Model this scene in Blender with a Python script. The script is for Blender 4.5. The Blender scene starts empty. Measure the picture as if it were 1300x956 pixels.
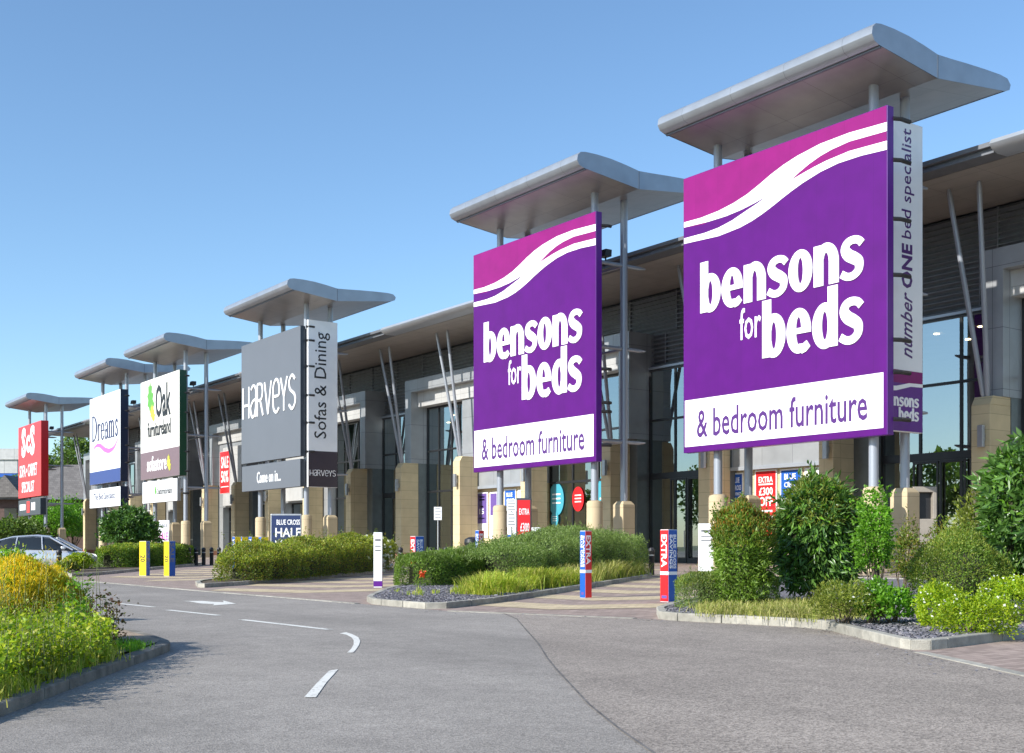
import bpy, math, random
import numpy as np
from mathutils import Vector
SC = bpy.context.scene
COL = SC.collection
R = math.radians
random.seed(5)
# ------------------------------------------------------------------ camera frame (used only to survey positions)
FP, HC = 1490.0, 1.1
TH = math.atan(1060 / FP)
SN, CS = math.sin(TH), math.cos(TH)
def ray(px):
    a = (px - 650) / FP
    return SN + a * CS, CS - a * SN
def gz(X):                                  # the forecourt rises gently towards the shops
    if X < 10.4: return 0.0
    if X < 30: return (X - 10.4) / 19.6 * 0.12
    return 0.12 + min(1.0, (X - 30) / 12) * 0.08
def PT(px, py, X):                          # point of the plane X = const
    dx, dy = ray(px); d = X / dx
    return (X, d * dy, (693 - py) / FP * d + HC)
def GR(px, py):                             # point of the ground
    z = 0.0
    for _ in range(12):
        d = (HC - z) * FP / (py - 693); dx, dy = ray(px); z = gz(d * dx)
    return (d * dx, d * dy, z)
def AT(px, d, z=0.0):
    dx, dy = ray(px)
    return (d * dx, d * dy, z)

# ------------------------------------------------------------------ materials
def newmat(name):
    m = bpy.data.materials.new(name); m.use_nodes = True
    nt = m.node_tree
    return m, nt, nt.nodes['Principled BSDF']
def node(nt, t, **kw):
    n = nt.nodes.new(t)
    for k, v in kw.items():
        if k in n.inputs: n.inputs[k].default_value = v
        else: setattr(n, k, v)
    return n
def rgba(c): return (c[0], c[1], c[2], 1)
def srgb(r, g, b):
    f = lambda v: (v / 255 / 12.92) if v / 255 <= .04045 else ((v / 255 + .055) / 1.055) ** 2.4
    return (f(r), f(g), f(b))
def mat(name, c, rough=.6, metal=0, var=.12, scale=3, bump=0, bscale=40, spec=.5, streak=False):
    m, nt, b = newmat(name)
    b.inputs['Roughness'].default_value = rough; b.inputs['Metallic'].default_value = metal
    b.inputs['Specular IOR Level'].default_value = spec
    tc = node(nt, 'ShaderNodeTexCoord')
    mp = node(nt, 'ShaderNodeMapping')
    if streak: mp.inputs['Scale'].default_value = (1, 1, .15)
    nt.links.new(tc.outputs['Object'], mp.inputs[0])
    n = node(nt, 'ShaderNodeTexNoise', Scale=scale, Detail=6)
    nt.links.new(mp.outputs[0], n.inputs['Vector'])
    r = node(nt, 'ShaderNodeValToRGB')
    r.color_ramp.elements[0].position = .3; r.color_ramp.elements[1].position = .7
    r.color_ramp.elements[0].color = rgba([x * (1 - var) for x in c]); r.color_ramp.elements[1].color = rgba([min(1, x * (1 + var)) for x in c])
    nt.links.new(n.outputs[0], r.inputs[0]); nt.links.new(r.outputs[0], b.inputs['Base Color'])
    if bump:
        n2 = node(nt, 'ShaderNodeTexNoise', Scale=bscale, Detail=4)
        nt.links.new(tc.outputs['Object'], n2.inputs['Vector'])
        bp = node(nt, 'ShaderNodeBump', Strength=bump, Distance=.02)
        nt.links.new(n2.outputs[0], bp.inputs['Height']); nt.links.new(bp.outputs[0], b.inputs['Normal'])
    return m
def panelmat(name, c, bw, bh, mortar=.012, axes='YZ', rough=.5, metal=0, var=.06, dark=.45, bump=.3, off=0, spec=.5):
    """surface laid in panels or blocks: thin joints, slight tone change from panel to panel"""
    m, nt, b = newmat(name)
    b.inputs['Roughness'].default_value = rough; b.inputs['Metallic'].default_value = metal
    b.inputs['Specular IOR Level'].default_value = spec
    geo = node(nt, 'ShaderNodeNewGeometry')
    sx = node(nt, 'ShaderNodeSeparateXYZ'); nt.links.new(geo.outputs['Position'], sx.inputs[0])
    cx = node(nt, 'ShaderNodeCombineXYZ')
    if axes == 'YZ':
        ad = node(nt, 'ShaderNodeMath', operation='ADD'); nt.links.new(sx.outputs['Y'], ad.inputs[0]); nt.links.new(sx.outputs['X'], ad.inputs[1])
        nt.links.new(ad.outputs[0], cx.inputs['X']); nt.links.new(sx.outputs['Z'], cx.inputs['Y'])
    else:
        nt.links.new(sx.outputs[axes[0]], cx.inputs['X']); nt.links.new(sx.outputs[axes[1]], cx.inputs['Y'])
    br = node(nt, 'ShaderNodeTexBrick', Scale=1.0)
    br.offset = off
    br.inputs['Brick Width'].default_value = bw; br.inputs['Row Height'].default_value = bh
    br.inputs['Mortar Size'].default_value = mortar; br.inputs['Mortar Smooth'].default_value = .2
    br.inputs['Color1'].default_value = rgba([x * (1 - var) for x in c]); br.inputs['Color2'].default_value = rgba([min(1, x * (1 + var)) for x in c])
    br.inputs['Mortar'].default_value = rgba([x * dark for x in c])
    nt.links.new(cx.outputs[0], br.inputs['Vector'])
    n = node(nt, 'ShaderNodeTexNoise', Scale=1.3, Detail=8); nt.links.new(geo.outputs['Position'], n.inputs['Vector'])
    mx = node(nt, 'ShaderNodeMixRGB', blend_type='MULTIPLY'); mx.inputs[0].default_value = .35
    nt.links.new(br.outputs[0], mx.inputs[1]); nt.links.new(n.outputs[0], mx.inputs[2])
    g = node(nt, 'ShaderNodeBrightContrast', Bright=0.0); nt.links.new(mx.outputs[0], g.inputs[0])
    nt.links.new(g.outputs[0], b.inputs['Base Color'])
    bp = node(nt, 'ShaderNodeBump', Strength=bump, Distance=.01, invert=True)
    nt.links.new(br.outputs['Fac'], bp.inputs['Height']); nt.links.new(bp.outputs[0], b.inputs['Normal'])
    return m
def leafmat(name, cols, trans=.35, rough=.45, spec=.4):
    m, nt, b = newmat(name)
    geo = node(nt, 'ShaderNodeNewGeometry')
    r = node(nt, 'ShaderNodeValToRGB')
    els = r.color_ramp.elements
    while len(els) < len(cols): els.new(.5)
    for i, c in enumerate(cols):
        els[i].position = i / max(1, len(cols) - 1); els[i].color = rgba(c)
    nt.links.new(geo.outputs['Random Per Island'], r.inputs[0])
    n = node(nt, 'ShaderNodeTexNoise', Scale=1.6, Detail=3); nt.links.new(geo.outputs['Position'], n.inputs['Vector'])
    mr = node(nt, 'ShaderNodeMapRange'); mr.inputs['From Min'].default_value = .3; mr.inputs['From Max'].default_value = .7
    mr.inputs['To Min'].default_value = .65; mr.inputs['To Max'].default_value = 1.3
    nt.links.new(n.outputs[0], mr.inputs[0])
    vm = node(nt, 'ShaderNodeVectorMath', operation='SCALE'); nt.links.new(r.outputs[0], vm.inputs[0]); nt.links.new(mr.outputs[0], vm.inputs['Scale'])
    nt.links.new(vm.outputs[0], b.inputs['Base Color'])
    b.inputs['Roughness'].default_value = rough; b.inputs['Specular IOR Level'].default_value = spec
    t = node(nt, 'ShaderNodeBsdfTranslucent')
    vm2 = node(nt, 'ShaderNodeVectorMath', operation='MULTIPLY'); vm2.inputs[1].default_value = (1.5, 1.7, .6)
    nt.links.new(vm.outputs[0], vm2.inputs[0]); nt.links.new(vm2.outputs[0], t.inputs[0])
    mx = node(nt, 'ShaderNodeMixShader'); mx.inputs[0].default_value = trans
    nt.links.new(b.outputs[0], mx.inputs[1]); nt.links.new(t.outputs[0], mx.inputs[2])
    nt.links.new(mx.outputs[0], nt.nodes['Material Output'].inputs[0])
    return m
def glassmat(name, tint=(.10, .13, .125), mirror=2.6):
    """tinted shop window: see-through where faced, mirroring at a slant"""
    m, nt, b = newmat(name)
    g = node(nt, 'ShaderNodeBsdfGlossy', Roughness=.004); g.inputs[0].default_value = (.85, .93, .95, 1)
    t = node(nt, 'ShaderNodeBsdfTransparent'); t.inputs[0].default_value = (.52, .57, .54, 1)
    f = node(nt, 'ShaderNodeFresnel', IOR=1.7)
    n = node(nt, 'ShaderNodeTexNoise', Scale=.25, Detail=1)
    tc = node(nt, 'ShaderNodeTexCoord'); nt.links.new(tc.outputs['Object'], n.inputs['Vector'])
    bp = node(nt, 'ShaderNodeBump', Strength=.12, Distance=.06); nt.links.new(n.outputs[0], bp.inputs['Height'])
    nt.links.new(bp.outputs[0], g.inputs['Normal']); nt.links.new(bp.outputs[0], f.inputs['Normal'])
    ad = node(nt, 'ShaderNodeMath', operation='MULTIPLY_ADD', use_clamp=True); ad.inputs[1].default_value = 1.6; ad.inputs[2].default_value = mirror * .1
    nt.links.new(f.outputs[0], ad.inputs[0])
    mx = node(nt, 'ShaderNodeMixShader')
    nt.links.new(ad.outputs[0], mx.inputs[0]); nt.links.new(t.outputs[0], mx.inputs[1]); nt.links.new(g.outputs[0], mx.inputs[2])
    nt.links.new(mx.outputs[0], nt.nodes['Material Output'].inputs[0])
    return m
def emit(name, c, s):
    m, nt, b = newmat(name)
    b.inputs['Base Color'].default_value = rgba(c); b.inputs['Emission Color'].default_value = rgba(c); b.inputs['Emission Strength'].default_value = s
    return m
def asphalt(name, c, chips, scale=90):
    m, nt, b = newmat(name)
    geo = node(nt, 'ShaderNodeNewGeometry')
    big = node(nt, 'ShaderNodeTexNoise', Scale=.35, Detail=7, Roughness=.6); nt.links.new(geo.outputs['Position'], big.inputs['Vector'])
    mid = node(nt, 'ShaderNodeTexNoise', Scale=4.0, Detail=5); nt.links.new(geo.outputs['Position'], mid.inputs['Vector'])
    v = node(nt, 'ShaderNodeTexVoronoi', Scale=scale); nt.links.new(geo.outputs['Position'], v.inputs['Vector'])
    r = node(nt, 'ShaderNodeValToRGB'); r.color_ramp.elements[0].position = .32; r.color_ramp.elements[1].position = .68
    r.color_ramp.elements[0].color = rgba([x * .84 for x in c]); r.color_ramp.elements[1].color = rgba([x * 1.12 for x in c])
    nt.links.new(big.outputs[0], r.inputs[0])
    sv = node(nt, 'ShaderNodeSeparateColor'); nt.links.new(v.outputs['Color'], sv.inputs[0])
    mr = node(nt, 'ShaderNodeMapRange'); mr.inputs['To Min'].default_value = 1 - chips; mr.inputs['To Max'].default_value = 1 + chips
    nt.links.new(sv.outputs[0], mr.inputs[0])
    mr2 = node(nt, 'ShaderNodeMapRange'); mr2.inputs['To Min'].default_value = .8; mr2.inputs['To Max'].default_value = 1.2
    nt.links.new(mid.outputs[0], mr2.inputs[0])
    mu = node(nt, 'ShaderNodeMath', operation='MULTIPLY'); nt.links.new(mr.outputs[0], mu.inputs[0]); nt.links.new(mr2.outputs[0], mu.inputs[1])
    mp = node(nt, 'ShaderNodeMapping'); mp.inputs['Scale'].default_value = (.8, .07, 1); nt.links.new(geo.outputs['Position'], mp.inputs[0])
    wn = node(nt, 'ShaderNodeTexNoise', Scale=1.2, Detail=4); nt.links.new(mp.outputs[0], wn.inputs['Vector'])
    mr3 = node(nt, 'ShaderNodeMapRange'); mr3.inputs['From Min'].default_value = .3; mr3.inputs['From Max'].default_value = .7; mr3.inputs['To Min'].default_value = .88; mr3.inputs['To Max'].default_value = 1.1
    nt.links.new(wn.outputs[0], mr3.inputs[0])
    mu3 = node(nt, 'ShaderNodeMath', operation='MULTIPLY'); nt.links.new(mu.outputs[0], mu3.inputs[0]); nt.links.new(mr3.outputs[0], mu3.inputs[1])
    st = node(nt, 'ShaderNodeTexNoise', Scale=.9, Detail=9, Roughness=.75, Distortion=1.2); nt.links.new(geo.outputs['Position'], st.inputs['Vector'])
    mr4 = node(nt, 'ShaderNodeMapRange'); mr4.inputs['From Min'].default_value = .60; mr4.inputs['From Max'].default_value = .72; mr4.inputs['To Min'].default_value = 1.0; mr4.inputs['To Max'].default_value = .80
    nt.links.new(st.outputs[0], mr4.inputs[0])
    mu4 = node(nt, 'ShaderNodeMath', operation='MULTIPLY'); nt.links.new(mu3.outputs[0], mu4.inputs[0]); nt.links.new(mr4.outputs[0], mu4.inputs[1])
    vm = node(nt, 'ShaderNodeVectorMath', operation='SCALE'); nt.links.new(r.outputs[0], vm.inputs[0]); nt.links.new(mu4.outputs[0], vm.inputs['Scale'])
    nt.links.new(vm.outputs[0], b.inputs['Base Color'])
    b.inputs['Roughness'].default_value = .85; b.inputs['Specular IOR Level'].default_value = .3
    bp = node(nt, 'ShaderNodeBump', Strength=.5, Distance=.006); nt.links.new(v.outputs['Distance'], bp.inputs['Height']); nt.links.new(bp.outputs[0], b.inputs['Normal'])
    return m

M = dict(
    asphalt=asphalt('asphalt', (.288, .262, .234), .30, 85),
    chip=asphalt('chip_asphalt', (.292, .252, .216), .42, 75),
    soil=mat('soil', (.10, .075, .05), .95, var=.4, scale=6, bump=.8, bscale=30),
    dirt=mat('dirt', (.30, .23, .165), .95, var=.25, scale=4, bump=.5, bscale=50),
    field=mat('field', (.13, .15, .07), .95, var=.3, scale=.2),
    kerb=mat('kerb_concrete', (.36, .34, .29), .9, var=.22, scale=7, bump=.35, bscale=60),
    paint=None, kerbdark=mat('shaded_kerb', (.20, .18, .15), .95, var=.35, scale=6, bump=.5, bscale=50),  # kerbdark: kerb colour darkened, the shade on the island kerb is painted in
    brick=panelmat('brick_paving', (.40, .31, .265), .21, .105, .006, 'XY', .85, var=.22, dark=.6, off=.5, spec=.3),
    buff=panelmat('buff_paving', (.66, .54, .35), .21, .105, .006, 'XY', .85, var=.15, dark=.6, off=.5, spec=.3),
    slate=mat('slate_chips', (.155, .148, .16), .75, var=.5, scale=25, bump=1, bscale=45),
    cream=panelmat('cream_block', (.70, .58, .36), 1.6, .62, .01, 'YZ', .8, var=.03, dark=.6, spec=.3),
    clad=panelmat('grey_cladding', (.43, .45, .47), 1.9, 2.4, .014, 'YZ', .42, .35, .03, .5),
    cladlight=panelmat('pale_cladding', (.56, .56, .55), 2.4, 1.6, .012, 'YZ', .5, .1, .03, .55),
    louvre=mat('louvre_metal', (.27, .285, .30), .5, .3, var=.1),
    soffit=panelmat('soffit_panel', (.42, .39, .36), 2.5, 1.3, .012, 'YX', .45, .2, .03, .5),
    soffit2=panelmat('tower_soffit', (.40, .37, .345), 2.5, 2.0, .010, 'YX', .35, .5, .04, .5),
    canopy=panelmat('canopy_metal', (.40, .44, .49), 2.53, 60, .012, 'YX', .36, .45, .03, .6, off=0),
    alu=mat('roof_metal', (.43, .47, .52), .36, .45, var=.05, scale=1.5),
    gutter=mat('dark_gutter', (.16, .17, .19), .5, .3, var=.08),
    roof=mat('roof_sheet', (.35, .37, .39), .5, .3),
    post=mat('post_paint', (.33, .355, .40), .38, .25, var=.07, scale=2, streak=True),
    plinth=panelmat('plinth_stone', (.62, .50, .32), 3, .95, .012, 'YZ', .8, var=.03, dark=.65, spec=.3),
    frame=mat('window_frame', (.025, .027, .03), .4, .2),
    glass=glassmat('shop_glass'),
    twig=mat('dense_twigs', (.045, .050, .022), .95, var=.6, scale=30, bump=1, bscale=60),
    sret=mat('return_panel', (.15, .17, .17), .35, .2, var=.1),
    cab=mat('shaded_beige', (.30, .27, .23), .6),  # beige darkened to carry the shade the cabinet stands in
    black=mat('black_plastic', (.02, .02, .022), .45),
    interior=mat('shop_wall', (.34, .30, .26), .8, var=.2, scale=.7),
    shopfloor=mat('shop_floor', (.18, .17, .16), .4),
    white=mat('white_gloss', (.85, .86, .87), .35, var=.02),
    cream2=mat('cream_sign', (.82, .81, .76), .4, var=.02),
    letter=mat('letter_white', (.90, .90, .90), .35, var=.01),
    purple=panelmat('purple_gloss', srgb(88, 0, 116), 1.225, 60, .010, 'YZ', .4, 0, .015, .86, bump=.1, spec=.3),
    magenta=panelmat('magenta_gloss', srgb(142, 18, 116), 1.225, 60, .010, 'YZ', .4, 0, .015, .86, bump=.1, spec=.3),
    darkpurple=mat('purple_return', srgb(92, 20, 134), .4, var=.05),
    purpletext=mat('purple_text', srgb(78, 34, 110), .4, var=.02),
    hgrey=mat('slate_grey_sign', srgb(98, 101, 108), .4, .0, var=.03, scale=.5),
    hdark=mat('dark_return', srgb(44, 54, 66), .4, var=.05),
    plum=mat('plum_panel', srgb(62, 54, 64), .3, var=.05),
    navy=mat('navy', srgb(44, 62, 128), .35, var=.04),
    dnavy=mat('shaded_blue_print', srgb(34, 50, 92), .4),  # blue board print made darker, its shade is put into the colour
    navyd=mat('navy_return', srgb(28, 40, 66), .35, var=.04),
    navytext=mat('navy_text', srgb(24, 34, 84), .4, var=.02),
    pink=mat('pink', srgb(240, 100, 190), .4, var=.02),
    greend=mat('green_return', srgb(22, 66, 44), .35, var=.04),
    oakbrown=mat('mauve_brown', srgb(116, 92, 98), .35, var=.03),
    leafg=mat('leaf_green', srgb(92, 160, 60), .4, var=.1), leafy=mat('leaf_yellow', srgb(196, 196, 60), .4, var=.1),
    red=mat('red_gloss', srgb(214, 34, 40), .33, var=.03), redd=mat('red_return', srgb(180, 20, 28), .35, var=.03),
    char=mat('charcoal_sign', srgb(62, 66, 72), .4, var=.04),
    blue=mat('blue_print', srgb(28, 88, 176), .4, var=.03), yellow=mat('yellow_print', srgb(242, 214, 20), .4, var=.03),
    teal=mat('teal_print', srgb(70, 160, 180), .4, var=.03), lilac=mat('lilac_print', srgb(104, 82, 150), .4, var=.05),
    ltext=mat('grey_text', srgb(120, 120, 124), .5), dtext=mat('dark_text', srgb(30, 32, 36), .5),
    steel=mat('galvanised', (.42, .43, .44), .4, .6, var=.08),
    bark=mat('bark', (.13, .10, .07), .9, var=.3, scale=12, bump=.5),
    stem=mat('green_stem', (.14, .17, .06), .7, var=.3, scale=10),
    carpaint=mat('silver_car_paint', (.56, .59, .63), .22, .45, var=.02),
    carglass=mat('car_glass', (.02, .025, .03), .05, var=0), tyre=mat('tyre', (.02, .02, .02), .8), alloy=mat('alloy', (.30, .31, .33), .3, .8),
    lamp=mat('tail_lamp', srgb(190, 30, 30), .2),
    slateroof=panelmat('slate_roof', (.19, .175, .165), .5, .3, .012, 'XZ', .8, var=.15, off=.5),
    brown=mat('brown_cladding', (.10, .06, .05), .7, var=.2), brickwall=panelmat('brick_wall', (.30, .17, .12), .23, .075, .01, 'YZ', .9, var=.2, off=.5),
    downlight=emit('downlight', (1, .78, .45), 14),
)
m_, nt, b_ = newmat('worn_road_paint'); g_ = node(nt, 'ShaderNodeNewGeometry'); n_1 = node(nt, 'ShaderNodeTexNoise', Scale=26, Detail=8, Roughness=.7); n_2 = node(nt, 'ShaderNodeTexNoise', Scale=2.2, Detail=3)
nt.links.new(g_.outputs['Position'], n_1.inputs['Vector']); nt.links.new(g_.outputs['Position'], n_2.inputs['Vector'])
a_ = node(nt, 'ShaderNodeMath', operation='MULTIPLY_ADD'); a_.inputs[1].default_value = .5; nt.links.new(n_2.outputs[0], a_.inputs[0]); nt.links.new(n_1.outputs[0], a_.inputs[2])
r_1 = node(nt, 'ShaderNodeValToRGB'); r_1.color_ramp.elements[0].position = .60; r_1.color_ramp.elements[0].color = (.34, .32, .29, 1); r_1.color_ramp.elements[1].position = .70; r_1.color_ramp.elements[1].color = (.70, .69, .64, 1)
nt.links.new(a_.outputs[0], r_1.inputs[0]); nt.links.new(r_1.outputs[0], b_.inputs['Base Color']); b_.inputs['Roughness'].default_value = .8; M['paint'] = m_
nt = M['kerb'].node_tree; b_ = nt.nodes['Principled BSDF']; g_ = node(nt, 'ShaderNodeNewGeometry'); mr_ = node(nt, 'ShaderNodeMapRange'); mr_.inputs['To Min'].default_value = .72; mr_.inputs['To Max'].default_value = 1.12
nt.links.new(g_.outputs['Random Per Island'], mr_.inputs[0]); v_ = node(nt, 'ShaderNodeVectorMath', operation='SCALE'); nt.links.new(b_.inputs['Base Color'].links[0].from_socket, v_.inputs[0]); nt.links.new(mr_.outputs[0], v_.inputs['Scale']); nt.links.new(v_.outputs[0], b_.inputs['Base Color'])
LM = dict(
    hedge=leafmat('hedge_leaf', [(0.080, 0.145, 0.020), (0.145, 0.240, 0.032), (0.217, 0.325, 0.050), (0.109, 0.189, 0.025)]),
    greyhedge=leafmat('greygreen_leaf', [(0.116, 0.179, 0.049), (0.189, 0.274, 0.074), (0.261, 0.342, 0.105), (0.145, 0.205, 0.055)]),
    rust=leafmat('rusty_leaf', [(0.079, 0.129, 0.017), (0.169, 0.216, 0.026), (0.248, 0.172, 0.031), (0.135, 0.216, 0.031), (0.192, 0.259, 0.035)]),
    goldhedge=leafmat('gold_leaf', [(.20, .27, .03), (.32, .38, .04), (.42, .40, .05), (.24, .30, .04)]),
    laurel=leafmat('laurel_leaf', [(0.045, 0.107, 0.019), (0.077, 0.165, 0.033), (0.128, 0.248, 0.049), (0.058, 0.140, 0.027)], .22, .34, .5),
    bright=leafmat('bright_leaf', [(0.079, 0.207, 0.013), (0.145, 0.331, 0.025), (0.198, 0.386, 0.034), (0.106, 0.248, 0.017)]),
    lime=leafmat('lime_leaf', [(0.230, 0.325, 0.010), (0.345, 0.450, 0.014), (0.161, 0.300, 0.014), (0.437, 0.475, 0.021)]),
    yellow=leafmat('yellow_tip', [(.62, .44, .02), (.78, .52, .03), (.50, .40, .02), (.85, .62, .05)]),
    olive=leafmat('olive_leaf', [(0.156, 0.203, 0.027), (0.247, 0.296, 0.045), (0.130, 0.172, 0.027), (0.312, 0.328, 0.055)]),
    grass=leafmat('grass_blade', [(0.186, 0.284, 0.023), (0.315, 0.419, 0.036), (0.429, 0.434, 0.064), (0.515, 0.463, 0.118), (0.229, 0.329, 0.027)], .3, .6),
    drygrass=leafmat('dry_blade', [(0.286, 0.329, 0.070), (0.458, 0.448, 0.140), (0.543, 0.478, 0.199), (0.229, 0.299, 0.047)], .3, .7),
    weed=leafmat('weed_leaf', [(0.156, 0.263, 0.014), (0.278, 0.386, 0.023), (0.383, 0.432, 0.037), (0.452, 0.432, 0.051)]),
    wine=leafmat('wine_leaf', [(0.065, 0.039, 0.026), (0.130, 0.052, 0.033), (0.091, 0.091, 0.026), (0.065, 0.078, 0.026)]),
    tree=leafmat('tree_leaf', [(0.065, 0.117, 0.026), (0.117, 0.195, 0.039), (0.169, 0.247, 0.052)]),
    petal=leafmat('petal', [(.8, .8, .75), (.7, .7, .68)], .2), orange=leafmat('orange_petal', [(.8, .12, .02), (.7, .08, .02)], .2),
)

# ------------------------------------------------------------------ object helpers
def empty(name, loc, rz=0, label=None, cat=None, group=None, kind=None):
    o = bpy.data.objects.new(name, None); COL.objects.link(o)
    o.location = loc; o.rotation_euler.z = rz; o.empty_display_size = .2
    tag(o, label, cat, group, kind); return o
def tag(o, label=None, cat=None, group=None, kind=None):
    if label: o['label'] = label
    if cat: o['category'] = cat
    if group: o['group'] = group
    if kind: o['kind'] = kind
    return o
def link(name, me, m, parent=None, loc=None):
    o = bpy.data.objects.new(name, me)
    if m and not me.materials: me.materials.append(m)
    COL.objects.link(o)
    if parent: o.parent = parent
    if loc: o.location = loc
    return o
def kids(o): return [c for c in bpy.data.objects if c.parent == o]
def copy_tree(o, parent=None):
    c = o.copy(); COL.objects.link(c); c.parent = parent
    for k in list(o.children): copy_tree(k, c)
    return c
class MB:
    def __init__(s): s.v = []; s.f = []
    def add(s, vs, fs):
        n = len(s.v); s.v += [tuple(p) for p in vs]; s.f += [[i + n for i in f] for f in fs]; return s
    def box(s, x0, x1, y0, y1, z0, z1, top=None):
        """axis-aligned box; top = (dx0, dx1, dy0, dy1) shift of the upper corners"""
        t = top or (0, 0, 0, 0)
        return s.add([(x0, y0, z0), (x1, y0, z0), (x1, y1, z0), (x0, y1, z0), (x0 + t[0], y0 + t[2], z1), (x1 + t[1], y0 + t[2], z1), (x1 + t[1], y1 + t[3], z1), (x0 + t[0], y1 + t[3], z1)],
                     [(0, 3, 2, 1), (4, 5, 6, 7), (0, 1, 5, 4), (1, 2, 6, 5), (2, 3, 7, 6), (3, 0, 4, 7)])
    def prism(s, poly, z0, z1):
        """poly of (x, y) counter-clockwise, extruded in z"""
        n = len(poly)
        return s.add([(x, y, z0) for x, y in poly] + [(x, y, z1) for x, y in poly],
                     [list(range(n))[::-1], [i + n for i in range(n)]] + [(i, (i + 1) % n, (i + 1) % n + n, i + n) for i in range(n)])
    def tube(s, pts, rads, n=8, cap=True):
        if not isinstance(rads, (list, tuple)): rads = [rads] * len(pts)
        P = [Vector(p) for p in pts]; rings = []
        up = Vector((0, 0, 1))
        for i, p in enumerate(P):
            t = (P[min(i + 1, len(P) - 1)] - P[max(i - 1, 0)]).normalized()
            a = t.cross(up if abs(t.z) < .95 else Vector((1, 0, 0))).normalized(); b = t.cross(a)
            rings.append([p + (a * math.cos(2 * math.pi * k / n) + b * math.sin(2 * math.pi * k / n)) * rads[i] for k in range(n)])
        vs = [q for r in rings for q in r]; fs = []
        for i in range(len(P) - 1):
            for k in range(n):
                fs.append((i * n + k, (i + 1) * n + k, (i + 1) * n + (k + 1) % n, i * n + (k + 1) % n))
        if cap: fs += [list(range(n)), [(len(P) - 1) * n + k for k in range(n)][::-1]]
        return s.add(vs, fs)
    def lathe(s, prof, n=20, c=(0, 0)):
        vs = [(c[0] + r * math.cos(2 * math.pi * k / n), c[1] + r * math.sin(2 * math.pi * k / n), z) for r, z in prof for k in range(n)]
        fs = [(i * n + k, i * n + (k + 1) % n, (i + 1) * n + (k + 1) % n, (i + 1) * n + k) for i in range(len(prof) - 1) for k in range(n)]
        fs += [list(range(n))[::-1], [(len(prof) - 1) * n + k for k in range(n)]]
        return s.add(vs, fs)
    def plane(s, o, u, v, n, pts, depth=.01):
        """flat polygon pts (a, b) on the frame o + a*u + b*v, raised to depth along n"""
        k = len(pts); o, u, v, n = map(Vector, (o, u, v, n))
        lo = [o + u * a + v * b for a, b in pts]; hi = [p + n * depth for p in lo]
        return s.add(lo + hi, [[i + k for i in range(k)]] + [(i, (i + 1) % k, (i + 1) % k + k, i + k) for i in range(k)])
    def build(s, name, m, parent=None, loc=None, smooth=False, bevel=0, off=(0, 0, 0)):
        me = bpy.data.meshes.new(name)
        if off != (0, 0, 0): s.v = [(a - off[0], b - off[1], c - off[2]) for a, b, c in s.v]
        me.from_pydata(s.v, [], s.f); me.update()
        if smooth:
            me.polygons.foreach_set('use_smooth', [True] * len(me.polygons))
            me.set_sharp_from_angle(angle=R(38))
        o = link(name, me, m, parent, loc)
        if bevel:
            b = o.modifiers.new('b', 'BEVEL'); b.width = bevel; b.segments = 2; b.limit_method = 'ANGLE'
        return o
FRONT = ((0, -1, 0), (0, 0, 1), (-1, 0, 0))      # u, v, n of faces looking towards the road
SIDE = ((1, 0, 0), (0, 0, 1), (0, -1, 0))        # faces looking along the row, towards the camera end
def fit(o, fr, pts):
    u, v, n = fr
    return pts
def text(name, s, m, parent, o, fr, x0, x1, y0, y1, depth=.03, bold=0, shear=0, rot=False, res=2, keep=False):
    """lettering fitted into the box x0..x1, y0..y1 of the frame o, fr; rot = reads upwards"""
    cu = bpy.data.curves.new('t', 'FONT'); cu.body = s; cu.offset = bold; cu.shear = shear; cu.resolution_u = res; cu.space_line = .95
    cu.align_x = 'CENTER'
    ob = bpy.data.objects.new('t', cu)
    me = bpy.data.meshes.new_from_object(ob); bpy.data.objects.remove(ob); bpy.data.curves.remove(cu)
    P = np.array([v.co[:] for v in me.vertices]); 
    if rot == -1: P[:, :2] = np.stack([P[:, 1], -P[:, 0]], 1)
    elif rot: P[:, :2] = np.stack([-P[:, 1], P[:, 0]], 1)
    lo, hi = P.min(0), P.max(0)
    sx = (x1 - x0) / (hi[0] - lo[0]); sy = (y1 - y0) / (hi[1] - lo[1])
    if keep:
        q = min(sx, sy); cx, cy = (x0 + x1) / 2, (y0 + y1) / 2
        x0, y0 = cx - q * (hi[0] - lo[0]) / 2, cy - q * (hi[1] - lo[1]) / 2; sx = sy = q
    a = x0 + (P[:, 0] - lo[0]) * sx; b = y0 + (P[:, 1] - lo[1]) * sy
    fs = [tuple(p.vertices) for p in me.polygons]; bpy.data.meshes.remove(me)
    u, v, n = (np.array(w, float) for w in fr)
    W = np.array(o, float) + np.outer(a, u) + np.outer(b, v) + n * depth
    # side walls from boundary edges
    ec = {}
    for f in fs:
        for i in range(len(f)):
            e = (f[i], f[(i + 1) % len(f)]); k = (min(e), max(e)); ec.setdefault(k, []).append(e)
    nb = len(W); W2 = W - n * depth; side = []
    for k, l in ec.items():
        if len(l) == 1: e = l[0]; side.append((e[1], e[0], e[0] + nb, e[1] + nb))
    mb = MB(); mb.v = [tuple(p) for p in np.vstack([W, W2])]; mb.f = fs + side
    return mb.build(name, m, parent)

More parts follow.
